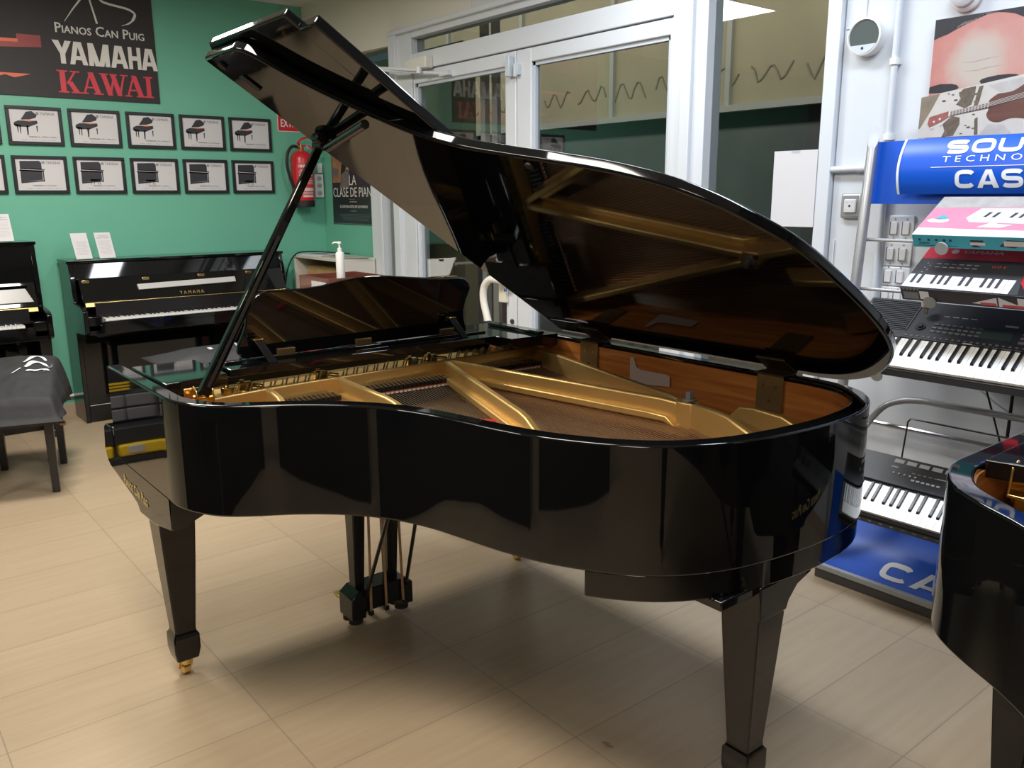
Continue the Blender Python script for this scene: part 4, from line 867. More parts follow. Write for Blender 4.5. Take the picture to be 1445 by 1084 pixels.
for k in range(6): 
    P=[[on_cloth(0.44+0.02*a+0.02*k,0.20-0.012*k+0.010*b,0.006) for b in (0,1)] for a in (0,1,2)]; m.grid(P)
obj('emblem_letters',m,GREYM,cl)

b2=thing('piano_bench','low black bench in front of the middle upright piano, mostly hidden behind the grand piano','bench',(1.95,5.45,0),'piano benches')
m=MB().box(1.60,2.40,5.30,5.66,0.42,0.47); obj('seat',m,SATIN,b2,0.01)
for x,y in ((1.63,5.33),(2.37,5.33),(1.63,5.63),(2.37,5.63)): obj('leg',MB().box(x-.02,x+.02,y-.02,y+.02,0,0.42),SATIN,b2,0.003)
def mound2(u,v):
    X=1.52+0.95*u; Y=5.26+0.44*v; z=0.50+0.055*math.sin(PI*v)**0.5*min(1,4*u,5*(1-u))+0.008*mnoise.noise(Vector((u*6,v*4,9)))
    if v<0.10: z-= (0.10-v)/0.10*0.10
    return (X,Y,z)
c2=cloth_mound('','bench_cloth',mound2,30,14,mat('grey_cloth',(0.05,0.05,0.055),0.6,bump=0.3,nscale=12))
tag(c2,'dark grey folded cloth with white lettering seen behind the grand piano lid prop','cloth','cloth covers on benches')
m=MB()
def on2(u,v): q=Vector(mound2(u,v)); return (q.x,q.y-0.003,q.z+0.006)
for k,(u,w) in enumerate(((0.36,0.03),(0.50,0.022),(0.545,0.022),(0.60,0.05),(0.67,0.03),(0.72,0.045))):
    if k==0: m.grid([[on2(u,0.30),on2(u,0.42)],[on2(u+w,0.32),on2(u+w,0.44)]])
    else: m.grid([[on2(u,0.28),on2(u+0.03,0.58)],[on2(u+w*0.7,0.28),on2(u+0.03+w*0.7,0.58)]])
obj('cloth_lettering',m,SIGNW,c2)

# ------------------------------------------------------------------ corner: cabinet, bin, pump bottle, papers, cable
CREAM=mat('cream_laminate',(0.66,0.63,0.56),0.45,noise=0.04,nscale=6)
cb=thing('shelf_cabinet','cream open-sided cabinet in the corner below the film poster','cabinet',(3.11,6.08,0))
m=MB(); x0,x1,y0,y1,zt=2.965,3.255,5.665,6.46,1.058
m.box(x0,x1,y0,y1,zt-.022,zt); m.box(x0,x1,y0,y0+.022,0,zt-.022); m.box(x0,x1,y1-.022,y1,0,zt-.022); m.box(x1-.012,x1,y0+.022,y1-.022,0,zt-.022); m.box(x0+.01,x1-.012,y0+.022,y1-.022,0.04,0.06); obj('carcass',m,CREAM,cb,0.002)
obj('shelf',MB().box(x0+.01,x1-.012,y0+.022,y1-.022,0.60,0.62),CREAM,cb,0.002)
obj('tan_carton',MB().box(x0+.09,x1-.02,y0+.05,y1-.05,0.62,0.975),TAN,cb,0.002)
bi=thing('wooden_bin','red-brown open wooden bin with a white label in front of the cream cabinet','bin',(2.69,5.10,0))
m=MB(); a0,a1,b0,b1,h=2.475,2.895,4.905,5.325,1.0
m.box(a0,a1,b0,b0+.015,0,h); m.box(a0,a1,b1-.015,b1,0,h); m.box(a0,a0+.015,b0+.015,b1-.015,0,h); m.box(a1-.015,a1,b0+.015,b1-.015,0,h); m.box(a0+.015,a1-.015,b0+.015,b1-.015,0.93,0.945); m.box(a0+.015,a1-.015,b0+.015,b1-.015,0.02,0.04)
obj('body',m,REDWOOD,bi,0.002)
lp=Plane((a0-0.001,0,0),(0,-1,0),(0,0,1))
l=obj('label',flat(MB(),lp,rect(-5.14,-4.935,0.90,0.975),0,0.001),PAPER,bi)
text('lettering','envio',lp,-5.12,-4.99,0.925,0.95,GREYINK,l,0.0012,0.01,0.0004)
bo=thing('pump_bottle','white pump dispenser bottle standing in the wooden bin','bottle',(2.625,4.985,0.945))
bc=(2.60,4.97,0)
obj('bottle_body',MB().lathe([(0.026,0.947),(0.028,0.952),(0.028,1.150),(0.024,1.160),(0.013,1.164)],(bc[0],bc[1],0),24),WHITE,bo)
obj('pump_collar',MB().lathe([(0.015,1.163),(0.015,1.186),(0.006,1.189),(0.006,1.215)],(bc[0],bc[1],0),18),WHITE,bo)
obj('pump_head',MB().lathe([(0.012,1.213),(0.013,1.220),(0.010,1.229)],(bc[0],bc[1],0),16).tube([(bc[0],bc[1],1.222),(bc[0]-0.025,bc[1]+0.025,1.222),(bc[0]-0.032,bc[1]+0.032,1.214)],0.0055,8),WHITE,bo)
tag(obj('paper_slip',MB().box(2.66,2.74,4.93,5.0,0.946,0.948),PAPER),'small white paper slip lying in the wooden bin beside the bottle','paper')
for k,(u,v,r,z,mm,lab) in enumerate(((3.10,6.22,0.1,1.058,PAPER,'white paper pile on top of the cream cabinet, nearest the wall'),(3.11,5.80,-0.1,1.058,mat('magazine_grey',(0.45,0.42,0.36),0.4),'grey magazine lying on the near end of the cream cabinet'),(3.08,6.20,0.5,1.0705,mat('leaflet_dark',(0.12,0.10,0.16),0.4),'dark leaflet lying on the paper pile on the cream cabinet'))):
    m=MB(); cu,su=math.cos(r),math.sin(r); hx,hy,t=[(0.105,0.15,0.012),(0.10,0.14,0.008),(0.05,0.08,0.004)][k]
    for i in range(3 if k<2 else 1):
        j=0.006*(i-1); m.hexa([(u+a*cu*hx-b*su*hy+j,v+a*su*hx+b*cu*hy-j,z+t*i/3) for a,b in ((-1,-1),(1,-1),(1,1),(-1,1))]+[(u+a*cu*hx-b*su*hy+j,v+a*su*hx+b*cu*hy-j,z+t*(i+1)/3-0.0003) for a,b in ((-1,-1),(1,-1),(1,1),(-1,1))])
    tag(obj(['paper_pile','magazine','leaflet'][k],m,mm),lab,['papers','magazine','leaflet'][k])
tag(obj('power_cable',MB().tube(catmull([(3.20,5.95,1.078),(3.12,6.02,1.085),(3.05,6.12,1.090),(3.00,6.26,1.088),(2.965,6.40,1.068),(2.93,6.47,0.98),(2.90,6.49,0.84),(2.88,6.49,0.6),(2.87,6.49,0.2),(2.86,6.46,0.006),(2.84,6.3,0.005)],6),0.005,8),RUBBER),'thin black cable draped over the cream cabinet and down to the floor','cable')

# ------------------------------------------------------------------ tool bag left of the view (mirrored in the treble cheek of the grand piano)
tb=thing('tool_bag','yellow and black tool bag on the floor, seen mirrored in the piano cheek','tool bag',(0.16,5.2,0))
m=MB(); m.box(-0.10,0.42,5.06,5.34,0.0,0.05); m.box(-0.10,0.42,5.06,5.34,0.12,0.22); obj('bag_base',m,BLACKP,tb,0.01)
m=MB()
for a,b in ((-0.10,0.14),(0.17,0.42)): m.box(a,b,5.045,5.345,0.05,0.12)
obj('bag_pouch',m,YELLOW,tb,0.012); obj('bag_buckle',MB().box(0.02,0.09,5.038,5.05,0.065,0.11),LIGHTGREY,tb,0.004)
m=MB().box(-0.08,0.42,5.18,5.34,0.22,0.40); obj('bag_panel',m,CHAR,tb,0.008)
m=MB()
for i in range(4):
    for j in range(2): m.box(-0.06+i*0.118,0.05+i*0.118,5.155,5.18,0.235+j*0.08,0.305+j*0.08)
obj('bag_pocket',m,GREYM,tb,0.006)
m=MB()
for k in range(3): m.box(0.02,0.30,5.165,5.18,0.415+k*0.018,0.424+k*0.018)
obj('yellow_stripe',m,YELLOW,tb); obj('bag_lid',MB().box(-0.08,0.42,5.24,5.34,0.40,0.60),BLACKP,tb,0.008); obj('lid_trim',MB().box(0.22,0.42,5.225,5.24,0.53,0.60),YELLOW,tb,0.004)
tag(obj('screwdriver',MB().lathe([(0.004,0.40),(0.006,0.45),(0.016,0.47),(0.018,0.53),(0.012,0.55)],(0.40,5.158,0),10),ORANGE),'orange screwdriver stuck upright in the tool bag','screwdriver')

# ------------------------------------------------------------------ right wall: fittings
def wplane(d): return Plane((XR-d,0,0),(0,-1,0),(0,0,1))
mr=thing('round_mirror','round white-rimmed glass disc mounted high on the white wall beside the window','mirror',(XR,1.847,2.10))
ring=MB().lathe([(0.069,0.0),(0.069,-0.05),(0.063,-0.053),(0.060,-0.046)],(XR,1.847,2.10),40,'x'); obj('rim',ring,WHITE,mr)
obj('disc',MB().lathe([(0.0001,-0.047),(0.0605,-0.047),(0.0605,-0.044),(0.0001,-0.044)],(XR,1.847,2.10),40,'x'),mat('disc_glass',(0.10,0.12,0.115),0.08,spec=0.8),mr)
dp=wplane(0.0475); m=MB(); flat(m,dp,[(-1.847+0.0595*math.cos(a),2.10+0.0595*math.sin(a)) for a in [PI+0.52+(PI-1.04)*k/14 for k in range(15)]],0,0.0015); obj('disc_lower_band',m,mat('disc_pale',(0.55,0.60,0.66),0.3),mr)
obj('sensor',MB().lathe([(0.005,-0.002),(0.005,0.0)],(XR-0.049,1.850,2.058),10,'x'),INK,mr)
lp_=thing('round_wall_lamp','small round white fitting on the white wall, cut by the top photo edge','wall lamp',(XR,1.49,2.19)); obj('base',MB().lathe([(0.058,0),(0.058,-0.02),(0.05,-0.028)],(XR,1.49,2.195),28,'x'),WHITE,lp_); obj('dome',MB().lathe([(0.047,-0.026),(0.044,-0.045),(0.028,-0.058),(0.0001,-0.062)],(XR,1.49,2.195),28,'x'),PAPER,lp_)
pipe=thing('wall_pipe','white vertical pipe clipped to the white wall between the round disc and the face poster','pipe',(XR,1.73,1.6)); PX=XR-0.02
obj('pipe_run',MB().tube([(PX,1.729,0.9),(PX,1.729,CEIL)],0.0125,12),WALLW,pipe)
for z in (1.998,1.722,2.5): obj('pipe_clip',MB().cyl((PX,1.729,z-0.012),(PX,1.729,z+0.012),0.0185,14).box(PX-0.0,XR,1.712,1.746,z-0.010,z+0.010),WHITE,pipe)
hpipe=thing('wall_pipe','short white horizontal pipe joining the window frame to the silver rack post','pipe',(XR,1.89,1.605)); obj('pipe_run',MB().tube([(XR-0.02,1.958,1.605),(XR-0.02,1.75,1.608)],0.013,12),WALLW,hpipe); obj('pipe_sleeve',MB().tube([(XR-0.02,1.845,1.6065),(XR-0.02,1.81,1.607)],0.016,12),WALLW,hpipe)
m=MB()
for (a,b,c,d) in ((1.868,1.878,2.15,CEIL),(1.868,1.95,2.145,2.152),(1.93,1.937,0.9,1.32)): m.box(XR-0.006,XR,a,b,c,d)
struct('trim_5',m,WALLW)
def wall_socket(y,z,label):
    t=thing('wall_socket',label,'wall socket',(XR,y,z)); wp=wplane(0)
    m=MB(); o=[(-y-0.045,z-0.05),(-y+0.045,z-0.05),(-y+0.045,z+0.05),(-y-0.045,z+0.05)]
    flat(m,wp,o,0,0.022); obj('plate',m,SILVER,t,0.010,seg=3)
    obj('insert',flat(MB(),wp,rect(-y-0.026,-y+0.026,z-0.027,z+0.027),0.022,0.030),PAPER,t,0.004); obj('hole',flat(MB(),wp,circ(-y,z,0.005,10),0.0302,0.0305),INK,t)
    for a in (-1,1):
        for b in (-1,1): obj('screw',flat(MB(),wp,circ(-y+a*0.013,z+b*0.015,0.0025,8),0.0302,0.0305),LIGHTGREY,t)
wall_socket(1.862,1.460,'grey wall socket with a white insert on the white wall, left of the rack post')
def switch_plate(y0,y1,z0,z1,label,states):
    t=thing('switch_plate',label,'light switch',(XR,(y0+y1)/2,z0),'switch plates behind the rack'); wp=wplane(0)
    obj('plate',flat(MB(),wp,rect(-y1,-y0,z0,z1),0,0.010),PVC,t,0.004)
    n=len(states)
    for i,(yc,s) in enumerate(states):
        zc=(z0+z1)/2; r=obj('rocker',flat(MB(),wp,rect(-yc-0.014,-yc+0.014,zc-0.024,zc+0.024),0.010,0.018),PAPER,t,0.003)
        obj('rocker_groove',flat(MB(),wp,rect(-yc-0.0155,-yc-0.014,zc-0.025,zc+0.025),0.010,0.019),GREYM,r)
        for dz in (0.036,-0.036): obj('plate_screw',flat(MB(),wp,circ(-yc,zc+dz,0.003,8),0.0102,0.012),GREYINK,t)
switch_plate(1.60,1.70,1.325,1.425,'topmost white two-switch plate behind the rack bars',[(1.676,0),(1.628,1)])
switch_plate(1.60,1.71,1.228,1.322,'second white two-switch plate from the top behind the rack bars',[(1.682,0),(1.633,1)])
switch_plate(1.60,1.71,1.150,1.226,'third white two-switch plate from the top behind the rack bars',[(1.685,0),(1.636,1)])
switch_plate(1.598,1.712,1.058,1.148,'lowest white two-switch plate behind the rack bars',[(1.690,0),(1.640,1)])
ws=thing('paper_notice','blank white sheet taped inside the lower right of the tall window pane','notice',(XR,2.12,1.37))
obj('sheet',MB().box(XR-0.034,XR-0.031,2.018,2.225,1.372,1.688),PAPER,ws); obj('tape',MB().box(XR-0.035,XR-0.034,2.10,2.14,1.676,1.692),CLEAR,ws)

def face_mat():
    m=bpy.data.materials.new('poster_face'); N,L=nodes_of(m); b=N['Principled BSDF']; b.inputs['Roughness'].default_value=0.4
    g=N.new('ShaderNodeNewGeometry'); n=N.new('ShaderNodeTexNoise'); n.inputs['Scale'].default_value=16; n.inputs['Detail'].default_value=6
    L.new(g.outputs['Position'],n.inputs['Vector'])
    def spot(cy,cz,ry,rz):
        mp=N.new('ShaderNodeMapping'); mp.inputs['Location'].default_value=(0,-cy/ry,-cz/rz); mp.inputs['Scale'].default_value=(0,1/ry,1/rz)
        gr=N.new('ShaderNodeTexGradient'); gr.gradient_type='SPHERICAL'; L.new(g.outputs['Position'],mp.inputs[0]); L.new(mp.outputs[0],gr.inputs[0]); return gr
    def mix(fac,c1,c2):
        x=N.new('ShaderNodeMixRGB'); L.new(fac,x.inputs[0])
        for k,c in ((1,c1),(2,c2)):
            if isinstance(c,tuple): x.inputs[k].default_value=(*c,1)
            else: L.new(c,x.inputs[k])
        return x.outputs[0]
    def ramp(src,a,bb):
        r=N.new('ShaderNodeMapRange'); r.inputs[1].default_value=a; r.inputs[2].default_value=bb; L.new(src,r.inputs[0]); return r.outputs[0]
    def addn(gr,k):
        ad=N.new('ShaderNodeMath'); ad.operation='MULTIPLY_ADD'; ad.inputs[1].default_value=k; L.new(n.outputs['Fac'],ad.inputs[0]); L.new(gr.outputs['Fac'],ad.inputs[2]); return ad.outputs[0]
    c=mix(n.outputs['Fac'],(0.40,0.13,0.12),(0.52,0.20,0.18))
    c=mix(ramp(addn(spot(1.38,1.965,0.23,0.20),0.25),0.15,0.75),c,(0.50,0.27,0.24))
    c=mix(ramp(addn(spot(1.42,1.955,0.125,0.14),0.35),0.28,0.72),c,(0.46,0.40,0.36))
    L.new(c,b.inputs['Base Color']); return m
# posters above the rack
fpp=Plane((XR-0.022,0,0),(0,-1,0),(0,0,1))
fo=thing('face_poster','pink close-up face poster showing a forehead and dark brows, behind the ukulele board','poster',(XR,1.3,1.75))
obj('board',flat(MB(),fpp,rect(-1.579,-1.0,1.70,2.120),0,0.014),face_mat(),fo)
HAIR=mat('poster_hair',(0.022,0.022,0.030),0.45,noise=0.6,nscale=40,stretch=(1,3,10))
m=MB(); flat(m,fpp,[(-1.579,2.120),(-1.0,2.120),(-1.0,1.98),(-1.06,2.02),(-1.15,2.045),(-1.22,2.06),(-1.282,2.086),(-1.312,2.102),(-1.342,2.110),(-1.372,2.115),(-1.402,2.113),(-1.43,2.109),(-1.457,2.098),(-1.48,2.087),(-1.50,2.080),(-1.53,2.066),(-1.555,2.060),(-1.579,2.052)],0.0145,0.0148); obj('hair',m,HAIR,fo)
m=MB()
for k in range(7): u=-1.50+0.013*k; flat(m,fpp,stroke([(u,2.083+0.004*k),(u+0.02,2.096+0.0035*k),(u+0.045,2.104+0.002*k)],[0.004,0.003,0.001]),0.0149,0.0151)
obj('hair_strand',m,mat('strand_grey',(0.16,0.15,0.17),0.4),fo)
m=MB(); flat(m,fpp,[(-1.579,1.868),(-1.579,1.888),(-1.565,1.892),(-1.54,1.896),(-1.50,1.893),(-1.482,1.888),(-1.474,1.880),(-1.478,1.873),(-1.50,1.869),(-1.537,1.866)],0.015,0.0153); obj('eyebrow',m,HAIR,fo)
m=MB(); flat(m,fpp,[(-1.404,1.893),(-1.396,1.899),(-1.378,1.903),(-1.345,1.907),(-1.31,1.907),(-1.286,1.904),(-1.274,1.899),(-1.29,1.896),(-1.318,1.891),(-1.359,1.884),(-1.396,1.881)],0.015,0.0153); obj('eyebrow',m,HAIR,fo)
m=MB()
for v,u0 in ((1.962,-1.47),(1.932,-1.46)): flat(m,fpp,stroke([(u0,v),(u0+0.04,v-0.002),(u0+0.08,v+0.004),(u0+0.13,v+0.008)],[0.0005,0.0022,0.0022,0.0005]),0.0141,0.0143)
obj('forehead_crease',m,mat('crease_rose',(0.36,0.25,0.23),0.5),fo)
# front picture board, leaning out a little
up_=Plane((XR-0.098,0,1.700),(0,-1,0),(0.02,0,0.9998))
UK=lambda pts: [(-y,z-1.70) for y,z in pts]
uk=thing('ukulele_board','picture board of a ukulele held against a patterned sleeve, in front of the face poster','picture board',(XR-0.09,1.3,1.70))
obj('board',flat(MB(),up_,UK([(1.571,1.705),(0.95,1.700),(0.95,1.931),(1.571,1.847)]),0,0.012),mat('sleeve_pale',(0.50,0.47,0.45),0.45,noise=0.16,nscale=18),uk)
m=MB(); flat(m,up_,UK([(1.570,1.847),(1.504,1.855),(1.53,1.80),(1.563,1.741),(1.570,1.735)]),0.0121,0.0123); obj('backdrop_print',m,mat('backdrop_brown',(0.20,0.16,0.12),0.5,noise=0.4,nscale=20),uk)
m=MB(); 
for P_ in ([(1.424,1.864),(1.383,1.869),(1.384,1.84),(1.392,1.809),(1.413,1.797),(1.445,1.813),(1.43,1.83),(1.438,1.845)],[(1.484,1.749),(1.455,1.775),(1.427,1.768),(1.425,1.745),(1.443,1.707),(1.484,1.704),(1.475,1.725)],[(1.372,1.867),(1.358,1.869),(1.366,1.82),(1.372,1.80),(1.384,1.80),(1.38,1.83)],[(1.376,1.76),(1.366,1.765),(1.36,1.706),(1.372,1.706)]): flat(m,up_,UK(P_),0.0121,0.0124)
for k in range(26):
    y,z=random.uniform(1.36,1.49),random.uniform(1.71,1.86); r_=random.uniform(0.003,0.008); flat(m,up_,UK(circ(y,z,r_,7,ry=r_*0.5)),0.0121,0.01245)
obj('sleeve_pattern',m,mat('pattern_brown',(0.11,0.085,0.065),0.5,noise=0.7,nscale=60),uk)
m=MB(); flat(m,up_,UK([(1.345,1.868),(1.20,1.888),(1.16,1.89),(1.22,1.83),(1.30,1.84)]),0.0121,0.0123); flat(m,up_,UK([(1.355,1.706),(1.33,1.74),(1.28,1.735),(1.25,1.704)]),0.0121,0.0123); obj('shirt_print',m,mat('shirt_grey',(0.40,0.38,0.38),0.5,noise=0.3,nscale=24),uk)
m=MB(); flat(m,up_,UK(catmull([(1.334,1.808),(1.333,1.787),(1.338,1.772),(1.330,1.756),(1.316,1.747),(1.291,1.745),(1.259,1.755),(1.218,1.751),(1.16,1.735),(1.08,1.73),(0.96,1.76),(0.96,1.93),(1.08,1.935),(1.16,1.905),(1.20,1.880),(1.23,1.860),(1.26,1.842),(1.29,1.838),(1.309,1.836),(1.332,1.819),(1.334,1.808)],3)[:-1]),0.0125,0.0135)
UKW=wood_mat('uke_wood',(0.085,0.030,0.026),(0.14,0.055,0.045),0.4,(1,1,18),0.1); obj('ukulele_body',m,UKW,uk)
m=MB(); flat(m,up_,UK([(1.538,1.752),(1.533,1.776),(1.50,1.784),(1.466,1.792),(1.460,1.776),(1.49,1.758),(1.53,1.741)]),0.0125,0.0135); obj('ukulele_head',m,mat('head_red_brown',(0.28,0.09,0.08),0.4,noise=0.4,nscale=60),uk)
m=MB(); flat(m,up_,UK([(1.466,1.775),(1.466,1.790),(1.325,1.812),(1.22,1.835),(1.22,1.818),(1.325,1.794)]),0.0137,0.014); obj('ukulele_neck',m,mat('neck_brown',(0.07,0.03,0.028),0.4),uk)
m=MB(); flat(m,up_,UK([(1.466,1.774),(1.460,1.775),(1.460,1.792),(1.466,1.791)]),0.0141,0.0144)
for k in range(12): y=1.452-0.0105*k; z=1.7765+0.0016*k; flat(m,up_,UK([(y,z),(y-0.002,z),(y-0.002,z+0.0155),(y,z+0.0155)]),0.0141,0.0144)
for k in range(4): flat(m,up_,stroke(UK([(1.463,1.778+k*0.0035),(1.33,1.799+k*0.0038),(1.0,1.862+k*0.007)]),0.0012),0.0145,0.0148)
for y,z in ((1.522,1.741),(1.490,1.751),(1.515,1.762),(1.495,1.770)): flat(m,up_,UK(circ(y,z-0.003,0.004,10)),0.0141,0.0144)
obj('frets_and_strings',m,mat('fret_pale',(0.60,0.55,0.53),0.4),uk)

# ------------------------------------------------------------------ keyboard rack
rk=thing('keyboard_rack','silver tube display rack with a blue header and white lettering against the white wall','display rack',(3.05,1.0,0))
def post(y): 
    m=MB(); m.tube([(2.985,y,0.03),(3.080,y,1.17),(3.1315,y,1.79)],0.0195,22,True)
    r=bmesh.ops.bisect_plane(m.bm,geom=m.bm.verts[:]+m.bm.edges[:]+m.bm.faces[:],plane_co=(3.126,y,1.715),plane_no=(-0.75,-0.25,0.40),clear_outer=True)
    bmesh.ops.contextual_create(m.bm,geom=[e for e in r['geom_cut'] if isinstance(e,bmesh.types.BMEdge)])
    return m
for y in (1.705,0.36): obj('post',post(y),SILVER,rk)
for z in (1.337,1.152):
    obj('cross_bar',MB().tube([(3.10+0.09*(z-1.15),1.705,z),(3.10+0.09*(z-1.15),0.36,z)],0.0065,10),SILVER,rk)
obj('lower_rail',MB().tube([(3.16,1.70,0.622),(3.16,0.36,0.622)],0.011,10),STEEL,rk)
obj('loop_tube',MB().tube(catmull([(2.99,1.70,0.30),(3.05,1.668,0.50),(3.11,1.63,0.615),(3.13,1.58,0.695),(3.14,1.525,0.728),(3.15,1.45,0.742),(3.15,1.3,0.744),(3.15,0.36,0.746)],6),0.0125,12),SILVER,rk)
obj('back_stand',MB().tube([(3.2,1.15,0.35),(3.2,1.15,0.86)],0.006,8),RUBBER,rk)
obj('header_panel',MB().hexa([(3.142,1.712,1.470),(3.142,0.34,1.470),(3.150,0.34,1.470),(3.150,1.712,1.470),(3.160,1.706,1.698),(3.160,0.34,1.698),(3.168,0.34,1.698),(3.168,1.706,1.698)]),BLUE,rk)
def bulge(v):  f=(v-1.505)/(0.194); f=min(1,max(0,f)); return 3.130-0.055*math.sin(PI*(0.12+0.80*f))**0.8+0.02*f
m=MB(); rows=[1.505+0.194*k/14 for k in range(15)]
pf=[(bulge(v),v) for v in rows]+[(bulge(v)+0.006,v) for v in rows[::-1]]
m.prism_y(pf,0.42,1.578); sh=obj('header_sign',m,BLUE,rk,0,50)
m=MB(); m.prism_y([(x-0.003,z) for x,z in pf[:15]]+[(x,z) for x,z in pf[15:]],1.576,1.584); m.prism_y([(x-0.003,z) for x,z in pf[:15]]+[(x,z) for x,z in pf[15:]],0.414,0.422); obj('sign_edge',m,SIGNW,sh,0,50)
def arc_pts(x0,x1,y0,y1,n=2.8,a0=0.0,a1=2*PI,k=30):
    cx,cy,rx,ry=(x0+x1)/2,(y0+y1)/2,(x1-x0)/2,(y1-y0)/2; out=[]
    for i in range(k+1):
        a=a0+(a1-a0)*i/k; c,q=math.cos(a),math.sin(a); out.append((cx+rx*math.copysign(abs(c)**(2/n),c),cy+ry*math.copysign(abs(q)**(2/n),q)))
    return out
def wide_letter(ch,u,v,w,h,t,tv):
    x0,x1,y0,y1=u+t/2,u+w-t/2,v+tv/2,v+h-tv/2
    def P(pts):
        o=stroke(pts,(t+tv)/2); n=len(o)//2; L_=o[:n]; R_=o[n:][::-1]
        return [[L_[i],L_[i+1],R_[i+1],R_[i]] for i in range(n-1)]
    if ch=='C': return P(arc_pts(x0,x1,y0,y1,3.4,0.62,2*PI-0.62))
    if ch=='O': a=arc_pts(x0,x1,y0,y1,3.4,0,PI,16); b=arc_pts(x0,x1,y0,y1,3.4,PI,2*PI,16); return P(a)+P(b)
    if ch=='U': return P([(x0,y1+tv/2),(x0,y0+h*.3)]+arc_pts(x0,x1,y0,y0+h*.6,3.0,PI,2*PI,14)+[(x1,y0+h*.3),(x1,y1+tv/2)])
    if ch=='S': ym=(y0+y1)/2; return P(arc_pts(x0,x1,ym,y1,3.2,0.35,1.5*PI,16)[:-1]+[((x0+x1)/2,ym)]+arc_pts(x0,x1,y0,ym,3.2,0.5*PI,-PI*0.85,16)[1:])
    if ch=='I': return [[(u,v),(u+t*1.15,v),(u+t*1.15,v+h),(u,v+h)]]
    if ch=='A': return [[(u,v),(u+t*1.1,v),(u+w*.56,v+h),(u+w*.36,v+h)],[(u+w-t*1.15,v),(u+w,v),(u+w*.64,v+h),(u+w*.42,v+h)],[(u+w*.2,v+h*.18),(u+w*.8,v+h*.18),(u+w*.74,v+h*.36),(u+w*.27,v+h*.36)]]
    if ch=='N': return [[(u,v),(u+t,v),(u+t,v+h),(u,v+h)],[(u+w-t,v),(u+w,v),(u+w,v+h),(u+w-t,v+h)],[(u,v+h),(u+t*1.2,v+h),(u+w,v),(u+w-t*1.2,v)]]
    if ch=='D': return P([(x0,v),(x0,v+h)])+P([(x0,y1)]+arc_pts(x0-(x1-x0)*0.4,x1,y0,y1,3.0,0.5*PI,-0.5*PI,16)+[(x0,y0)])
def wide_text(name,word,u0,u1,v0,v1,parent,mapping,gap=0.08,t=0.22):
    wts={'I':0.3}; tot=sum(wts.get(c,1) for c in word)+gap*(len(word)-1); unit=(u1-u0)/tot; h=v1-v0; m=MB(); u=u0; k=0
    for ch in word:
        w=unit*wts.get(ch,1)
        for poly in wide_letter(ch,u,v0,w,h,unit*t,h*0.21):
            m.prism(poly,lambda a,b:(0.0,a,b),lambda a,b,k=k:(0.0005+0.00002*(k%3),a,b)); k+=1
        u+=w+gap*unit
    bmesh.ops.triangulate(m.bm,faces=m.bm.faces[:])
    for j in range(1,8): bmesh.ops.bisect_plane(m.bm,geom=m.bm.verts[:]+m.bm.edges[:]+m.bm.faces[:],plane_co=(0,0,v0+h*j/8),plane_no=(0,0,1))
    for v in m.bm.verts: v.co=Vector(mapping(v.co.y,v.co.z,v.co.x))
    return obj(name,m,SIGNW,parent)
def curved_text(s,y0,y1,z0,z1,bold):
    o=text('lettering',s,Plane((0,0,0),(0,-1,0),(0,0,1)),-y0,-y1,z0,z1,SIGNW,sh,0.0,bold,0.0)
    bm=bmesh.new(); bm.from_mesh(o.data)
    for k in range(1,8):
        z=z0+(z1-z0)*k/8; org=WORLD_ORG[o.name]
        bmesh.ops.bisect_plane(bm,geom=bm.verts[:]+bm.edges[:]+bm.faces[:],plane_co=Vector((0,0,z))-org,plane_no=(0,0,1))
    org=WORLD_ORG[o.name]
    for v in bm.verts: v.co.x=bulge(v.co.z+org.z)-0.0018-org.x
    bm.to_mesh(o.data); bm.free()
on_sign=lambda u,v,w:(bulge(v)-0.0016-w,-u,v)
wide_text('lettering','SOUND',-1.425,-1.005,1.643,1.686,sh,on_sign); curved_text('T E C H N O L O G Y',1.427,0.990,1.613,1.634,0.0)
wide_text('lettering','CASIO',-1.377,-1.055,1.525,1.585,sh,on_sign)
m=MB(); m.grid([[(bulge(z)-0.0018,y,z) for z in (1.596,1.598)] for y in (1.462,0.50)]); obj('sign_rule',m,SIGNW,sh)
# shelf arms with round end caps
for (x,y,z) in ((2.835,1.285,1.331),(2.825,1.30,1.155),(2.815,1.455,0.884)):
    t=obj('shelf_arm',MB().tube([(x+0.006,y,z),(3.10,y+0.0,z+0.10)],0.008,8),SILVER,rk)
    obj('arm_cap',MB().cyl((x,y,z),(x+0.006,y,z+0.002),0.021,22),mat('cap_grey',(0.36,0.37,0.39),0.4) if z>1.3 else SILVER,t)
# base with the blue sloping board
obj('base_board',MB().box(2.945,3.26,0.34,1.705,0.0,0.040),mat('base_grey',(0.10,0.09,0.095),0.5),rk,0.003)
obj('base_edge',MB().box(2.938,2.962,0.34,1.705,0.040,0.062),mat('edge_grey',(0.42,0.44,0.47),0.4),rk,0.002)
bb=[(2.95,0.060),(3.00,0.073),(3.06,0.098),(3.12,0.14),(3.17,0.20),(3.21,0.28),(3.235,0.38)]
m=MB(); m.prism_y(bb+[(x+0.008,z-0.006) for x,z in bb[::-1]],0.34,1.70); bl=obj('blue_board',m,BLUE,rk,0,50)
def base_map(u,v):   # v: distance up the curved board
    L=0; 
    for (x0_,z0_),(x1_,z1_) in zip(bb,bb[1:]):
        s=math.hypot(x1_-x0_,z1_-z0_)
        if v<=L+s or (x1_,z1_)==bb[-1]:
            f=(v-L)/s; nx,nz=-(z1_-z0_)/s,(x1_-x0_)/s
            return (x0_+(x1_-x0_)*f+nx*0.0018, -u, z0_+(z1_-z0_)*f+nz*0.0018)
        L+=s
wide_text('lettering','CASIO',-1.475,-0.93,0.040,0.135,bl,lambda u,v,w:tuple(Vector(base_map(u,v))+Vector((-0.0,0,w))))

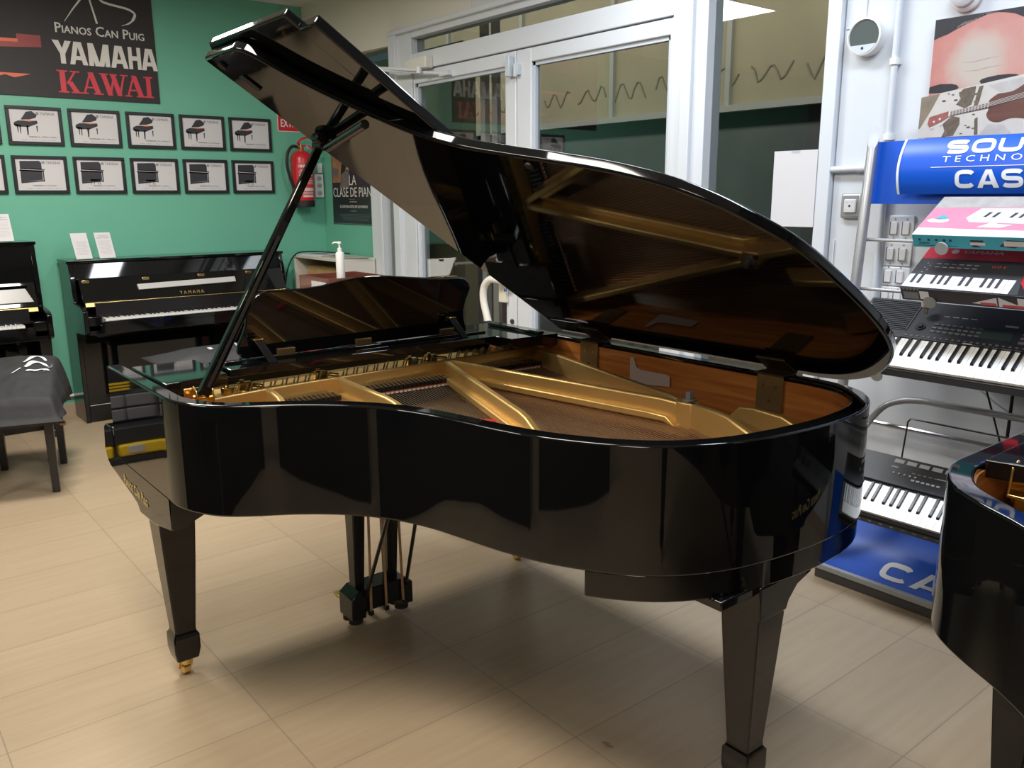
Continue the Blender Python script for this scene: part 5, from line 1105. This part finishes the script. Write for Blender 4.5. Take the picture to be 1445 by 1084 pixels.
# boxed keyboards on the sloping shelves
def tilted(x,z,deg): a=math.radians(deg); return Plane((x,0,z),(0,-1,0),(math.cos(a),0,math.sin(a)))
p1=tilted(2.833,1.3755,30)
b1=thing('keyboard_box','pink and turquoise keyboard box on the upper rack shelf under the blue header','box',(2.9,0.95,1.33),'boxed keyboards on the rack')
m=MB(); m.hexa([p1.p(-1.385,0.0,-0.049),p1.p(-0.50,0.0,-0.049),p1.p(-0.50,0.24,-0.049),p1.p(-1.385,0.24,-0.049),p1.p(-1.385,0.0,0),p1.p(-0.50,0.0,0),p1.p(-0.50,0.24,0),p1.p(-1.385,0.24,0)])
obj('carton',m,mat('carton_white',(0.72,0.72,0.74),0.4),b1,0.002)
obj('pink_print',flat(MB(),p1,[(-1.384,0.042),(-0.501,0.030),(-0.501,0.195),(-1.384,0.165)],0.0003,0.0008),PINK,b1)
obj('grey_print',flat(MB(),p1,[(-1.384,0.167),(-0.501,0.197),(-0.501,0.239),(-1.384,0.239)],0.0003,0.0008),mat('print_grey',(0.36,0.34,0.33),0.4,noise=0.3,nscale=25),b1)
f1=Plane(p1.p(0,0,-0.049),(0,-1,0),tuple(p1.N)); 
obj('teal_print',flat(MB(),f1,rect(-1.384,-0.501,0.001,0.048),0.0003,0.0008),TEAL,b1)
m=MB(); flat(m,p1,[(-1.235,0.078),(-1.255,0.105),(-1.23,0.165),(-0.60,0.172),(-0.60,0.062)],0.0009,0.0016); kb=obj('keyboard_picture',m,mat('picture_lilac',(0.50,0.48,0.55),0.4),b1)
m=MB(); flat(m,p1,[(-1.222,0.090),(-0.62,0.072),(-0.62,0.120),(-1.205,0.142)],0.0017,0.002); obj('picture_keys',m,PAPER,kb)
m=MB()
for k in range(22):
    if k%7 in (2,6): continue
    u=-1.205+0.026*k; v=0.110-0.00075*k*0.9; flat(m,p1,[(u,v),(u+0.011,v),(u+0.020,v+0.030),(u+0.009,v+0.030)],0.0021,0.0023)
obj('picture_black_keys',m,INK,kb)
m=MB(); flat(m,p1,[(-1.375,0.085),(-1.36,0.075),(-1.32,0.073),(-1.30,0.085),(-1.31,0.097),(-1.335,0.09),(-1.36,0.098)],0.0009,0.0012); flat(m,p1,[(-1.20,0.05),(-1.17,0.075),(-1.185,0.088),(-1.165,0.094),(-1.145,0.07),(-1.10,0.068),(-1.13,0.05)],0.0009,0.0012); obj('bird_print',m,PAPER,b1)
m=MB(); flat(m,p1,[(-1.35,0.098),(-1.33,0.125),(-1.325,0.110),(-1.312,0.112),(-1.315,0.093)],0.0013,0.0016); obj('bird_wing',m,TEAL,b1)
m=MB()
for u in (-1.365,-1.335,-1.31,-1.285,-1.265): flat(m,f1,rect(u,u+0.008,0.026,0.034),0.0009,0.0012)
flat(m,f1,rect(-1.37,-1.24,0.008,0.0095),0.0009,0.0012); flat(m,f1,rect(-1.20,-1.16,0.022,0.034),0.0009,0.0012); flat(m,f1,[(-1.20,0.008),(-1.185,0.02),(-1.17,0.008)],0.0009,0.0012); flat(m,f1,circ(-1.005,0.022,0.011,12),0.0009,0.0012); flat(m,f1,[(-1.115,0.014),(-1.07,0.010),(-1.02,0.036),(-1.09,0.038)],0.0009,0.00115); obj('small_icons',m,INK,b1)
m=MB(); flat(m,f1,rect(-1.20,-1.155,0.016,0.026),0.0013,0.0016); flat(m,f1,rect(-1.10,-1.04,0.016,0.034),0.0013,0.0016); flat(m,f1,circ(-1.005,0.022,0.005,10),0.0013,0.0016); flat(m,f1,circ(-0.975,0.022,0.009,12),0.0009,0.0012); obj('icon_fill',m,mat('icon_pale',(0.66,0.60,0.60),0.4),b1)
text('lettering','YAMAHA',f1,-1.365,-1.33,0.015,0.021,INK,b1,0.0009,0.02,0.0004,res=1)

p2=tilted(2.803,1.2005,33)
b2_=thing('keyboard_box','red and black keyboard box with a printed keyboard, on the middle rack shelf','box',(2.9,0.95,1.15),'boxed keyboards on the rack')
m=MB(); m.hexa([p2.p(-1.394,0.0,-0.052),p2.p(-0.50,0.0,-0.052),p2.p(-0.50,0.235,-0.052),p2.p(-1.394,0.235,-0.052),p2.p(-1.394,0,0),p2.p(-0.50,0,0),p2.p(-0.50,0.235,0),p2.p(-1.394,0.235,0)]); obj('carton',m,mat('carton_black',(0.020,0.018,0.024),0.3),b2_,0.002)
m=MB(); flat(m,p2,[(-1.393,0.165),(-1.10,0.165),(-1.10,0.15),(-1.02,0.03),(-0.985,0.03),(-1.03,0.234),(-1.393,0.234)],0.0003,0.0007); obj('red_print',m,mat('print_red',(0.50,0.015,0.03),0.35),b2_)
m=MB(); flat(m,p2,[(-1.393,0.004),(-1.03,0.004),(-1.06,0.155),(-1.08,0.168),(-1.39,0.165)],0.0008,0.0014); kb=obj('keyboard_picture',m,CHAR,b2_)
m=MB(); n=15
for k in range(n): u=-1.391+0.0222*k; flat(m,p2,rect(u,u+0.0212,0.006,0.075),0.0015,0.0018)
obj('picture_keys',m,PAPER,kb)
m=MB()
for k in range(n-1):
    if k%7 in (2,6): continue
    u=-1.391+0.0222*(k+1)-0.005; flat(m,p2,rect(u,u+0.010,0.028,0.075),0.0019,0.0022)
obj('picture_black_keys',m,INK,kb)
m=MB()
for k in range(6):
    for j in range(2): flat(m,p2,rect(-1.33+0.024*k,-1.315+0.024*k,0.118+0.018*j,0.122+0.018*j),0.0015,0.0018)
for k in range(5): flat(m,p2,circ(-1.36+0.012*(k%2),0.09+0.012*k,0.0025,8),0.0015,0.0018)
obj('picture_buttons',m,GREYINK,kb)
text('lettering','001',p2,-1.155,-1.115,0.128,0.143,mat('display_red',(0.7,0.05,0.05),0.4),kb,0.0016,0.0,0.0004,res=1)
text('lettering','YAMAHA',p2,-1.275,-1.145,0.200,0.218,mat('print_pale',(0.60,0.42,0.42),0.4),b2_,0.0009,0.03,0.0004)
m=MB(); flat(m,p2,circ(-1.30,0.209,0.012,16),0.0009,0.0012); flat(m,p2,rect(-1.00,-0.93,0.195,0.225),0.0004,0.0008); flat(m,p2,[(-0.965,0.09),(-0.92,0.09),(-0.92,0.11),(-0.945,0.125),(-0.965,0.108)],0.0004,0.0008); flat(m,p2,rect(-0.975,-0.91,0.045,0.048),0.0004,0.0008); flat(m,p2,rect(-0.975,-0.91,0.078,0.081),0.0004,0.0008); obj('print_icons',m,LIGHTGREY,b2_)
f2=Plane(p2.p(0,0,-0.052),(0,-1,0),tuple(p2.N))
m=MB(); flat(m,f2,[(-1.165,0.012),(-1.09,0.040),(-1.09,0.008)],0.0003,0.0007); flat(m,f2,[(-1.085,0.042),(-1.01,0.008),(-1.085,0.006)],0.0003,0.0007); flat(m,f2,rect(-1.03,-0.945,0.010,0.044),0.0003,0.0006); flat(m,f2,rect(-1.33,-1.30,0.010,0.042),0.0003,0.0007); obj('front_print',m,PAPER,b2_)
m=MB(); flat(m,f2,rect(-1.14,-1.092,0.008,0.018),0.0008,0.001); flat(m,f2,rect(-1.075,-0.945,0.006,0.016),0.0008,0.001); obj('front_red_bar',m,mat('bar_red',(0.55,0.05,0.06),0.4),b2_)
m=MB()
for k in range(5): flat(m,f2,rect(-1.385+0.012*k,-1.378+0.012*k,0.044,0.050),0.0003,0.0007)
flat(m,f2,rect(-1.385,-1.335,0.008,0.036),0.0003,0.0006); obj('front_keys',m,GREYM,b2_)

tag(obj('picture_card',MB().box(3.195,3.21,0.75,1.346,0.985,1.102),mat('card_blue_brown',(0.04,0.10,0.22),0.4,noise=0.9,nscale=9)),'blue and brown printed carton standing behind the upper black keyboard','carton')

def electronic(name,label,x,z,deg,yl,yr,depth,c_at,wk,nkeys,first,kind):
    pl=tilted(x,z,deg); t=thing(name,label,'keyboard',(x+0.1,(yl+yr)/2,z),'electronic keyboards on the rack')
    ul,ur=-yl,-yr
    m=MB(); th=0.055 if kind else 0.048
    m.hexa([pl.p(ul,-0.004,-th),pl.p(ur,-0.004,-th),pl.p(ur,depth,-th),pl.p(ul,depth,-th),pl.p(ul,-0.004,-0.012),pl.p(ur,-0.004,-0.012),pl.p(ur,depth,-0.004),pl.p(ul,depth,-0.004)])
    obj('case',m,BLACKP,t,0.004)
    u0=-c_at
    keys(t,pl,u0,first,nkeys,wk,0.135,0.085,0.004,0.010,0.008,-0.010)
    obj('panel',flat(MB(),pl,rect(ul+0.004,ur-0.004,0.141,depth-0.004),-0.012,0.004),BLACKP,t,0.003)
    return t,pl
k1,kp1=electronic('electronic_keyboard','black electronic keyboard with white keys on the rack shelf below the boxes',2.802,0.930,36,1.625,0.62,0.335,1.575,0.0235,36,0,0)
m=MB(); flat(m,kp1,rect(-1.62,-1.423,0.175,0.325),0.004,0.007); gr=obj('speaker_grille',m,CHAR,k1,0.002)
m=MB()
for k in range(15): flat(m,kp1,rect(-1.61,-1.43,0.18+0.0095*k,0.184+0.0095*k),0.0072,0.010)
obj('grille_rib',m,BLACKP,gr)
m=MB(); flat(m,kp1,rect(-1.20,-1.085,0.178,0.222),0.004,0.006); obj('display_window',m,mat('lcd',(0.03,0.045,0.05),0.1),k1)
m=MB()
for k in range(30): flat(m,kp1,rect(-1.42+0.02*k,-1.411+0.02*k,0.150,0.157),0.004,0.0055)
for k in range(8):
    for j in range(3): flat(m,kp1,rect(-1.345+0.021*k,-1.33+0.021*k,0.180+0.018*j,0.187+0.018*j),0.004,0.007)
for k in range(4):
    for j in range(3): flat(m,kp1,rect(-1.06+0.03*k,-1.04+0.03*k,0.17+0.02*j,0.181+0.02*j),0.004,0.007)
obj('button_field',m,mat('button_grey',(0.10,0.10,0.12),0.5),k1)
m=MB()
for k in range(4): flat(m,kp1,rect(-1.33+0.03*k,-1.31+0.03*k,0.262,0.266),0.004,0.0048)
flat(m,kp1,rect(-1.22,-1.19,0.143,0.147),0.004,0.0048); flat(m,kp1,rect(-1.125,-1.085,0.243,0.252),0.004,0.0048); obj('panel_print',m,LIGHTGREY,k1)
m=MB(); q=kp1.p(-1.385,0.20,0.004); n_=kp1.N; m.cyl(q,q+n_*0.004,0.017,20); m.cyl(q+n_*0.004,q+n_*0.010,0.009,16); obj('volume_knob',m,EBONY,k1)
k2,kp2=electronic('electronic_keyboard','black electronic keyboard on the lowest rack shelf above the blue base board',2.800,0.385,40,1.60,0.65,0.268,1.6225,0.0235,1,0,1)
for o in [c for c in k2.children if c.name.startswith(('white_key','black_key'))]: bpy.data.objects.remove(o)
keys(k2,kp2,-1.560-0.0235*0+0.0,4,36,0.0237,0.122,0.078,0.006,0.012,0.008,-0.010)
m=MB(); flat(m,kp2,rect(-1.595,-0.655,-0.0005,0.005),-0.03,-0.001); 
fr_=Plane(kp2.p(0,-0.0045,-0.055),(0,-1,0),tuple(kp2.N)); 
obj('front_lip',flat(MB(),fr_,rect(-1.60,-0.65,0.0,0.030),0,0.004),CHAR,k2,0.002)
m=MB()
for k in range(14): flat(m,fr_,rect(-1.555+0.04*k,-1.545+0.04*k,0.016,0.024) if k<6 else rect(-1.555+0.04*k,-1.54+0.04*k,0.019,0.0215),0.0041,0.0046)
obj('front_icons',m,LIGHTGREY,k2)
m=MB()
for k in range(7): flat(m,kp2,rect(-1.44+0.046*k,-1.405+0.046*k,0.236,0.252),0.0042,0.0048)
for k in range(6): flat(m,kp2,rect(-1.35+0.018*k,-1.338+0.018*k,0.172,0.179),0.0042,0.007); 
for k in range(5): flat(m,kp2,rect(-1.36+0.02*k,-1.348+0.02*k,0.205,0.207),0.0042,0.0048)
flat(m,kp2,rect(-1.44,-1.415,0.214,0.219),0.0042,0.0048); flat(m,kp2,rect(-1.27,-1.235,0.205,0.209),0.0042,0.0048)
for k in range(5): flat(m,kp2,circ(-1.42+0.02*k,0.19,0.004,8),0.0042,0.008)
obj('panel_print',m,GREYINK,k2)
text('lettering','CASIO',kp2,-1.12,-1.04,0.205,0.217,LIGHTGREY,k2,0.0044,0.03,0.0004)
m=MB(); bk=lambda u,h: kp2.p(u,0.264,0.0)+Vector((0.0,0,h))
m.tube([bk(-1.425,0.0),bk(-1.415,0.14),bk(-1.405,0.152),bk(-1.30,0.152),bk(-0.95,0.152),bk(-0.94,0.14),bk(-0.93,0.0)],0.0032,8); obj('music_rest',m,EBONY,k2)
# hanging plug and cables
pg=thing('power_plug','small beige power plug hanging above the upper black keyboard','plug',(2.99,1.385,1.10))
obj('plug_body',MB().lathe([(0.010,0.0),(0.017,0.008),(0.018,0.03),(0.010,0.045),(0.006,0.05)],(2.99,1.385,1.112),14),mat('plug_beige',(0.35,0.32,0.28),0.5),pg); obj('plug_pin',MB().cyl((2.985,1.378,1.113),(2.985,1.378,1.093),0.0022,8).cyl((2.995,1.392,1.113),(2.995,1.392,1.093),0.0022,8),BRASS,pg)
obj('plug_lead',MB().tube(catmull([(2.99,1.385,1.160),(3.0,1.385,1.185),(3.05,1.38,1.2),(3.10,1.37,1.16)],5),0.004,8),mat('lead_beige',(0.35,0.32,0.28),0.5),pg)
for k,(pts,lab) in enumerate((([(3.05,1.27,0.98),(3.20,1.26,0.86),(3.22,1.22,0.74),(3.22,1.17,0.60),(3.2,1.12,0.48),(3.1,1.08,0.45)],'thin black cable hanging behind the lower black keyboard, nearer the post'),([(3.05,1.31,0.98),(3.24,1.33,0.85),(3.25,1.20,0.75),(3.25,1.05,0.70),(3.25,0.85,0.69)],'thin grey cable sagging along the white wall under the upper keyboard'))):
    tag(obj('power_cable',MB().tube(catmull(pts,6),0.0035,8),RUBBER if k==0 else LIGHTGREY),lab,'cable')
